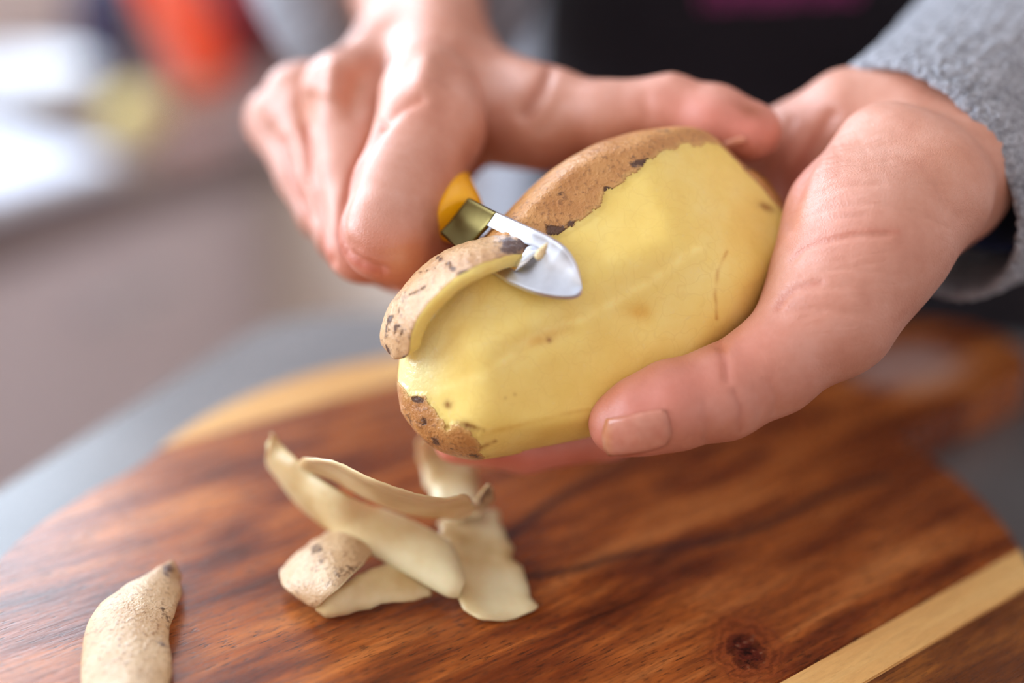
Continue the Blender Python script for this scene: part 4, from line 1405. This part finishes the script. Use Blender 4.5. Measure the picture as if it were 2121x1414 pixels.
# wide one running to the near right, flesh up
peel([(905, 1080, 9), (915, 1120, 9), (940, 1180, 6), (955, 1240, 3), (985, 1290, 1.5)],
     [(1030, 1050, 6), (1050, 1110, 5), (1075, 1180, 3), (1100, 1230, 2), (1112, 1268, 1.2)][::1],
     'broad peel with its pale flesh upwards reaching nearest the knot in the wood', False, bow=.001, seed=4, rough=.0012)
# long one across the pile, flesh up
peel([(548, 930, 26), (580, 985, 16), (640, 1060, 9), (720, 1120, 10), (800, 1170, 7), (880, 1215, 5), (945, 1250, 3)],
     [(560, 890, 30), (625, 960, 26), (720, 1025, 22), (800, 1055, 16), (870, 1090, 12), (930, 1130, 9), (968, 1200, 5)],
     'long peel with raised tip lying across the middle of the pile', False, bow=-.002, seed=5, rough=.0008, blots=((622, 985, 12, 1),))
# its raised rim: a narrow one on edge, ending in a brown curl
peel([(610, 965, 24), (690, 992, 24), (760, 1030, 22), (840, 1060, 18), (920, 1072, 16), (970, 1062, 14), (1005, 1012, 24), (1022, 1000, 27)],
     [(640, 945, 36), (705, 958, 38), (775, 992, 37), (850, 1018, 34), (920, 1030, 30), (966, 1024, 28), (990, 1058, 14), (1020, 1048, 12)],
     'narrow peel on its edge along the top of the pile with a brown curled end', False, bow=.001, seed=6, blots=((1000, 1025, 26, .6),))
peel([(862, 905, 20), (868, 950, 14), (880, 1000, 10), (905, 1050, 9), (930, 1090, 8)],
     [(915, 900, 16), (950, 940, 12), (985, 975, 10), (990, 1020, 9), (1005, 1070, 8)],
     'upright peel at the back of the pile just below the potato', False, bow=-.001, seed=7)

# ------------------------------------------------------------------ the room
M_WALL = plain('wall_paint', srgb(244, 228, 220), .7, var=.02, scale=4)
M_CEIL = plain('ceiling_paint', srgb(238, 236, 232), .8, var=.01, scale=3)
M_FLOOR = plain('floor_grey', srgb(120, 108, 100), .5, var=.06, scale=6)
def struct(name, me, mat):
    o = link(name, me, None, mat)
    o['kind'] = 'structure'
    return o
WA, WB = .84, -.60                        # far wall and left wall, in the kitchen's own axes
struct('floor', kbox(-3.4, WA + .1, WB - .1, 3.2, -.06, 0, 0), M_FLOOR)
struct('ceiling', kbox(-3.4, WA + .1, WB - .1, 3.2, 2.55, 2.62, 0), M_CEIL)
struct('wall_right', kbox(-3.4, WA, 2.6, 2.7, 0, 2.55, 0), M_WALL)
struct('wall_back', kbox(WA, WA + .1, WB - .1, 3.2, 0, 2.55, 0), M_WALL)
# the left wall, with the openings of its two windows
bm = bmesh.new()
def add_kbox(bm, a0, a1, b0, b1, z0, z1):
    v = [bm.verts.new(K(a, b, z)) for z in (z0, z1) for a, b in ((a0, b0), (a1, b0), (a1, b1), (a0, b1))]
    for f in ((3, 2, 1, 0), (4, 5, 6, 7), (0, 1, 5, 4), (1, 2, 6, 5), (2, 3, 7, 6), (3, 0, 4, 7)):
        bm.faces.new([v[i] for i in f])
(p0, p1, pz0, pz1, _), (q0, q1, qz0, qz1, _) = WINDOWS
for bx in ((-3.4, q0, 0, 2.55), (q1, p0, 0, 2.55), (p1, WA, 0, 2.55), (p0, p1, 0, pz0), (p0, p1, pz1, 2.55), (q0, q1, 0, qz0), (q0, q1, qz1, 2.55)):
    add_kbox(bm, bx[0], bx[1], WB - .1, WB, bx[2], bx[3])
struct('wall_left', bm_mesh(bm), M_WALL)
M_FRAME = plain('window_white', srgb(240, 240, 240), .4, var=.01)
mg = Mat('window_glass')
mg.set(Roughness=.02, Transmission_Weight=1.0, IOR=1.02)
for k, (wa0, wa1, wz0, wz1, _) in enumerate(WINDOWS):
    win = empty('window_%d' % (k + 1), K((wa0 + wa1) / 2, WB - .05, wz0))
    win['kind'] = 'structure'
    wm = (wa0 + wa1) / 2
    for a0, a1, z0, z1 in ((wa0, wa1, wz0, wz0 + .05), (wa0, wa1, wz1 - .05, wz1), (wa0, wa0 + .05, wz0, wz1), (wa1 - .05, wa1, wz0, wz1), (wm - .025, wm + .025, wz0, wz1)):
        link('window_frame', kbox(a0, a1, WB - .08, WB - .03, z0, z1, .003), win, M_FRAME)
    for a0, a1 in ((wa0 + .05, wm - .025), (wm + .025, wa1 - .05)):
        link('pane', kbox(a0, a1, WB - .060, WB - .054, wz0 + .05, wz1 - .05, 0), win, mg.m)

# ------------------------------------------------------------------ the kitchen units
BT = .88                                   # top of the back worktop
M_TOPW = plain('worktop_brown', srgb(128, 108, 102), .35, var=.08, scale=25)
def unit(a0, a1, label, side='left'):
    """A base cabinet: body, plinth, one door with its handle."""
    if side == 'left':
        bx = lambda x0, x1, y0, y1: (x0, x1, y0, y1)
        m_ = M_BEIGE
    else:
        bx = lambda x0, x1, y0, y1: (.24 - y1, .24 - y0, x0, x1)
        m_ = M_BEIGE_LIT
    c = bx((a0 + a1) / 2, (a0 + a1) / 2, -.3, -.3)
    t = empty('base_cabinet', K(c[0], c[2], 0), label, 'cabinet', 'base cabinets under the back worktop')
    link('cabinet_body', kbox(*bx(a0, a1, -.58, -.024), .10, BT - .041, .002), t, m_)
    link('plinth', kbox(*bx(a0, a1, -.55, -.07), 0.0, .10, .001), t, M_DARK)
    d = link('door', kbox(*bx(a0 + .003, a1 - .003, -.022, -.002), .105, BT - .06, .003), t, m_)
    h = link('handle', kbox(*bx((a0 + a1) / 2 - .07, (a0 + a1) / 2 + .07, .016, .026), BT - .135, BT - .123, .003), d, M_CHROME)
    for k in (-1, 1):
        x = (a0 + a1) / 2 + .055 * k
        link('handle_post', kbox(*bx(x - .005, x + .005, -.002, .018), BT - .134, BT - .124, .001), d, M_CHROME)
unit(-.80, -.302, 'beige base cabinet below the left end of the white tray')
unit(-.30, .237, 'beige base cabinet below the white bowl, next to the corner')
unit(.028, .55, 'beige base cabinet beyond the corner, behind the hands', 'far')
cf = bpy.data.objects['base_cabinet.002'] if 'base_cabinet.002' in bpy.data.objects else None
if cf:
    link('corner_filler', kbox(.2385, .262, -.03, .0265, .10, BT - .041, .001), cf, M_BEIGE_LIT)
unit(.552, 1.10, 'beige base cabinet on the far wall behind the sweatshirt', 'far')
wt = link('back_worktop', kbox(-.82, .22, WB + .002, .015, BT - .04, BT, .004), None, M_TOPW)
tag(wt, 'brown worktop along the left wall carrying the white bowl and tray', 'worktop')
wt = link('back_worktop', kbox(.222, WA - .002, WB + .002, 1.15, BT - .04, BT, .004), None, M_TOPW)
tag(wt, 'brown worktop along the far wall carrying the red bottle', 'worktop')

# ------------------------------------------------------------------ things on the worktop
M_WHITE = plain('white_glaze', srgb(244, 246, 250), .2, var=.01)
M_CLOTH = mat_fabric('white_tea_towel', srgb(214, 218, 236), srgb(236, 240, 250), 400, .3)
def on_top(px, py):
    return on_plane(px, py, BT)
q = K(.082, -.235, 0)
bowl = empty('mixing_bowl', (q.x, q.y, BT), 'white bowl standing on the worktop behind the white tray', 'bowl')
link('bowl_body', lathe([(0, .0), (0, .04), (.005, .044), (.02, .060), (.045, .075), (.070, .083), (.073, .0835), (.073, .0805), (.045, .071), (.02, .057), (.009, .03), (.008, 0)], (q.x, q.y, BT + .0003), (0, 0, 1), 56), bowl, M_WHITE)
q1, q2 = on_top(190, 350), on_top(-120, 470)
ka = lambda p: ((p - KQ).dot(KU), (p - KQ).dot(KN))
tr = empty('tray', K(ka(q1)[0] - .25, -.15, BT), 'white tray at the front edge of the worktop before the bowl', 'tray')
a1_ = ka(q1)[0]
link('tray_base', kbox(a1_ - .50, a1_, -.36, .0, BT + .0005, BT + .008, .003), tr, M_CLOTH)
for a0, a1, b0, b1 in ((a1_ - .50, a1_, -.012, .0), (a1_ - .50, a1_, -.36, -.348), (a1_ - .012, a1_, -.348, -.012), (a1_ - .50, a1_ - .488, -.348, -.012)):
    link('tray_rim', kbox(a0, a1, b0, b1, BT + .008, BT + .022, .003), tr, M_WHITE)
q = on_top(262, 305)
link_o = link('lemon', lathe([(0, .001), (.003, .006), (.008, .015), (.020, .027), (.036, .033), (.052, .028), (.064, .016), (.070, .008), (.075, .005), (.077, .001)], (q.x - .03, q.y, BT + .033), (1, .25, 0), 32), None, plain('lemon_peel', srgb(226, 204, 134), .45, scale=400))
tag(link_o, 'yellow lemon lying on the worktop right of the tray', 'lemon')
# red bottle leaning on a dark jar
q = on_top(440, 205)
M_RED = plain('red_plastic', (1.0, .11, .035), .5, var=.02, spec=.15)
rb_ = M_RED.node_tree.nodes['Principled BSDF']
rb_.inputs['Subsurface Weight'].default_value = .7
rb_.inputs['Subsurface Scale'].default_value = .03
rb_.inputs['Subsurface Radius'].default_value = (1, .15, .06)
ax_ = Vector((0, 0, 1)) * math.cos(.56) - KN * math.sin(.56)
base_ = Vector((q.x, q.y, BT + .028 * math.sin(.56) + .001))
rb = empty('squeeze_bottle', base_, 'tall bright red bottle leaning on the dark blue jar', 'bottle')
link('bottle_body', lathe([(0, 0), (0, .024), (.003, .028), (.02, .030), (.20, .030), (.22, .027), (.24, .014), (.242, 0)], base_, ax_, 40), rb, M_RED)
link('bottle_cap', lathe([(.240, .013), (.243, .0145), (.262, .0135), (.275, .008), (.285, .005), (.286, 0)], base_, ax_, 32), rb, M_RED)
q = Vector(base_) - KN * (.10 + .036 + .045)
jb = empty('jar', (q.x, q.y, BT), 'dark blue jar with a lid propping up the leaning red bottle', 'jar')
M_BLUE = plain('blue_glaze', srgb(52, 52, 84), .25, var=.1)
link('jar_body', lathe([(0, 0), (0, .038), (.004, .043), (.05, .045), (.115, .043), (.13, .036), (.13, 0)], (q.x, q.y, BT), (0, 0, 1), 36), jb, M_BLUE)
link('lid', lathe([(.13, .038), (.137, .039), (.147, .034), (.151, .010), (.160, .010), (.162, 0)], (q.x, q.y, BT), (0, 0, 1), 36), jb, M_BLUE)
q = on_top(505, 160)
mt = empty('canister', (q.x, q.y, BT), 'dark red canister with a lid beside the leaning bottle', 'canister')
M_DRED = plain('dark_red_enamel', srgb(150, 26, 36), .35, var=.04)
link('canister_body', lathe([(0, 0), (0, .038), (.003, .041), (.15, .041), (.153, .039), (.153, 0)], (q.x - .03, q.y + .06, BT), (0, 0, 1), 40), mt, M_DRED)
link('lid', lathe([(.153, .042), (.160, .043), (.172, .041), (.176, .02), (.182, .010), (.194, .011), (.197, 0)], (q.x - .03, q.y + .06, BT), (0, 0, 1), 40), mt, M_DRED)
q = on_top(600, 120)
kt = empty('kettle', (q.x, q.y, BT), 'black kettle at the corner of the worktop behind the raised wrist', 'kettle')
M_BLACK = plain('black_enamel', srgb(26, 24, 28), .3, var=.05)
kx, ky = q.x - .02, q.y + .10
link('kettle_body', lathe([(0, 0), (0, .075), (.006, .085), (.05, .088), (.10, .075), (.13, .05), (.14, .045), (.14, 0)], (kx, ky, BT), (0, 0, 1), 44), kt, M_BLACK)
link('lid', lathe([(.14, .046), (.148, .044), (.156, .02), (.160, .008), (.172, .012), (.178, .009), (.180, 0)], (kx, ky, BT), (0, 0, 1), 36), kt, M_BLACK)
sp = Vector((-.9, -.43, 0))
link('spout', lathe([(0, .020), (.03, .016), (.06, .012), (.075, .011), (.075, .007)], Vector((kx, ky, BT + .07)) + sp * .07, sp * .8 + Vector((0, 0, .6)), 24), kt, M_BLACK)
pts = spline([Vector((kx, ky, BT)) + sp * (-.05 + .0) + Vector((0, 0, .13)), Vector((kx, ky, BT + .21)) - sp * .06, Vector((kx, ky, BT + .235)), Vector((kx, ky, BT + .21)) + sp * .06, Vector((kx, ky, BT + .13)) + sp * .05], 30)
V, F = [], []
for i, p in enumerate(pts):
    tg = Vector(pts[min(i + 1, 29)] - pts[max(i - 1, 0)]).normalized()
    s1 = tg.cross(Vector((sp.y, -sp.x, 0))).normalized(); s2 = tg.cross(s1)
    for j in range(10):
        t = 2 * math.pi * j / 10
        V.append(Vector(p) + (s1 * math.cos(t) * .6 + s2 * math.sin(t)) * .009)
for i in range(29):
    for j in range(10):
        k = (j + 1) % 10
        F.append((i * 10 + j, i * 10 + k, (i + 1) * 10 + k, (i + 1) * 10 + j))
link('handle', mesh_of(V, F), kt, M_BLACK)
q = on_top(380, 225)
cb = empty('wooden_block', (q.x, q.y, BT), 'small brown wooden block lying before the leaning bottle', 'block')
M_BLOCK = plain('brown_wood', srgb(150, 112, 88), .5, var=.15, scale=40)
aa, bb = ka(q)
link('block_body', kbox(aa - .05, aa + .06, bb - .035, bb + .035, BT, BT + .022, .004), cb, M_BLOCK)

# ------------------------------------------------------------------ lettering on the apron
# ------------------------------------------------------------------ the magenta print on the apron: only the feet of its letters show
bpy.context.view_layer.update()
dg = bpy.context.evaluated_depsgraph_get()
ae = bpy.data.objects['apron'].evaluated_get(dg)
mw = ae.matrix_world
tree_ = BVHTree.FromPolygons([mw @ v.co for v in ae.data.vertices], [p.vertices[:] for p in ae.data.polygons])
V, F = [], []
def stroke_px(pl, wd):
    p = spline([(x, y, 0) for x, y in pl], 10)[:, :2]
    t = np.gradient(p, axis=0)
    t /= np.linalg.norm(t, axis=1)[:, None]
    b = len(V)
    for q, tt in zip(p, t):
        for s_ in (-1, 1):
            e = q + np.array((-tt[1], tt[0])) * wd * .5 * s_
            d = (C_R * ((e[0] - CX) / FPX) + C_U * ((CY - e[1]) / FPX) + C_F).normalized()
            loc, nn, _, _ = tree_.ray_cast(CAM, d)
            V.append((loc if loc else CAM + d * .75) - d * .0012)
    for i in range(9):
        F.append((b + 2 * i, b + 2 * i + 1, b + 2 * i + 3, b + 2 * i + 2))
x0 = 1458
for k, kind in enumerate('lolnuolluno'):
    y0 = 14 - k * 1.4
    if kind in 'ln':
        stroke_px([(x0, y0), (x0, y0 - 30), (x0, y0 - 66)], 12)
    if kind == 'n':
        stroke_px([(x0, y0 - 40), (x0 + 12, y0 - 54), (x0 + 22, y0 - 40), (x0 + 22, y0)], 11)
    if kind in 'uo':
        stroke_px([(x0, y0 - 46), (x0, y0 - 14), (x0 + 11, y0 - 1), (x0 + 22, y0 - 14), (x0 + 22, y0 - 46)], 11)
    if kind == 'o':
        stroke_px([(x0, y0 - 42), (x0 + 11, y0 - 54), (x0 + 22, y0 - 42)], 11)
    x0 += 23 if kind == 'l' else 34
o = link('lettering', mesh_of(V, F), bpy.data.objects['person'], plain('magenta_print', srgb(150, 44, 110), .6))
o['label'] = 'magenta lettering on the apron'
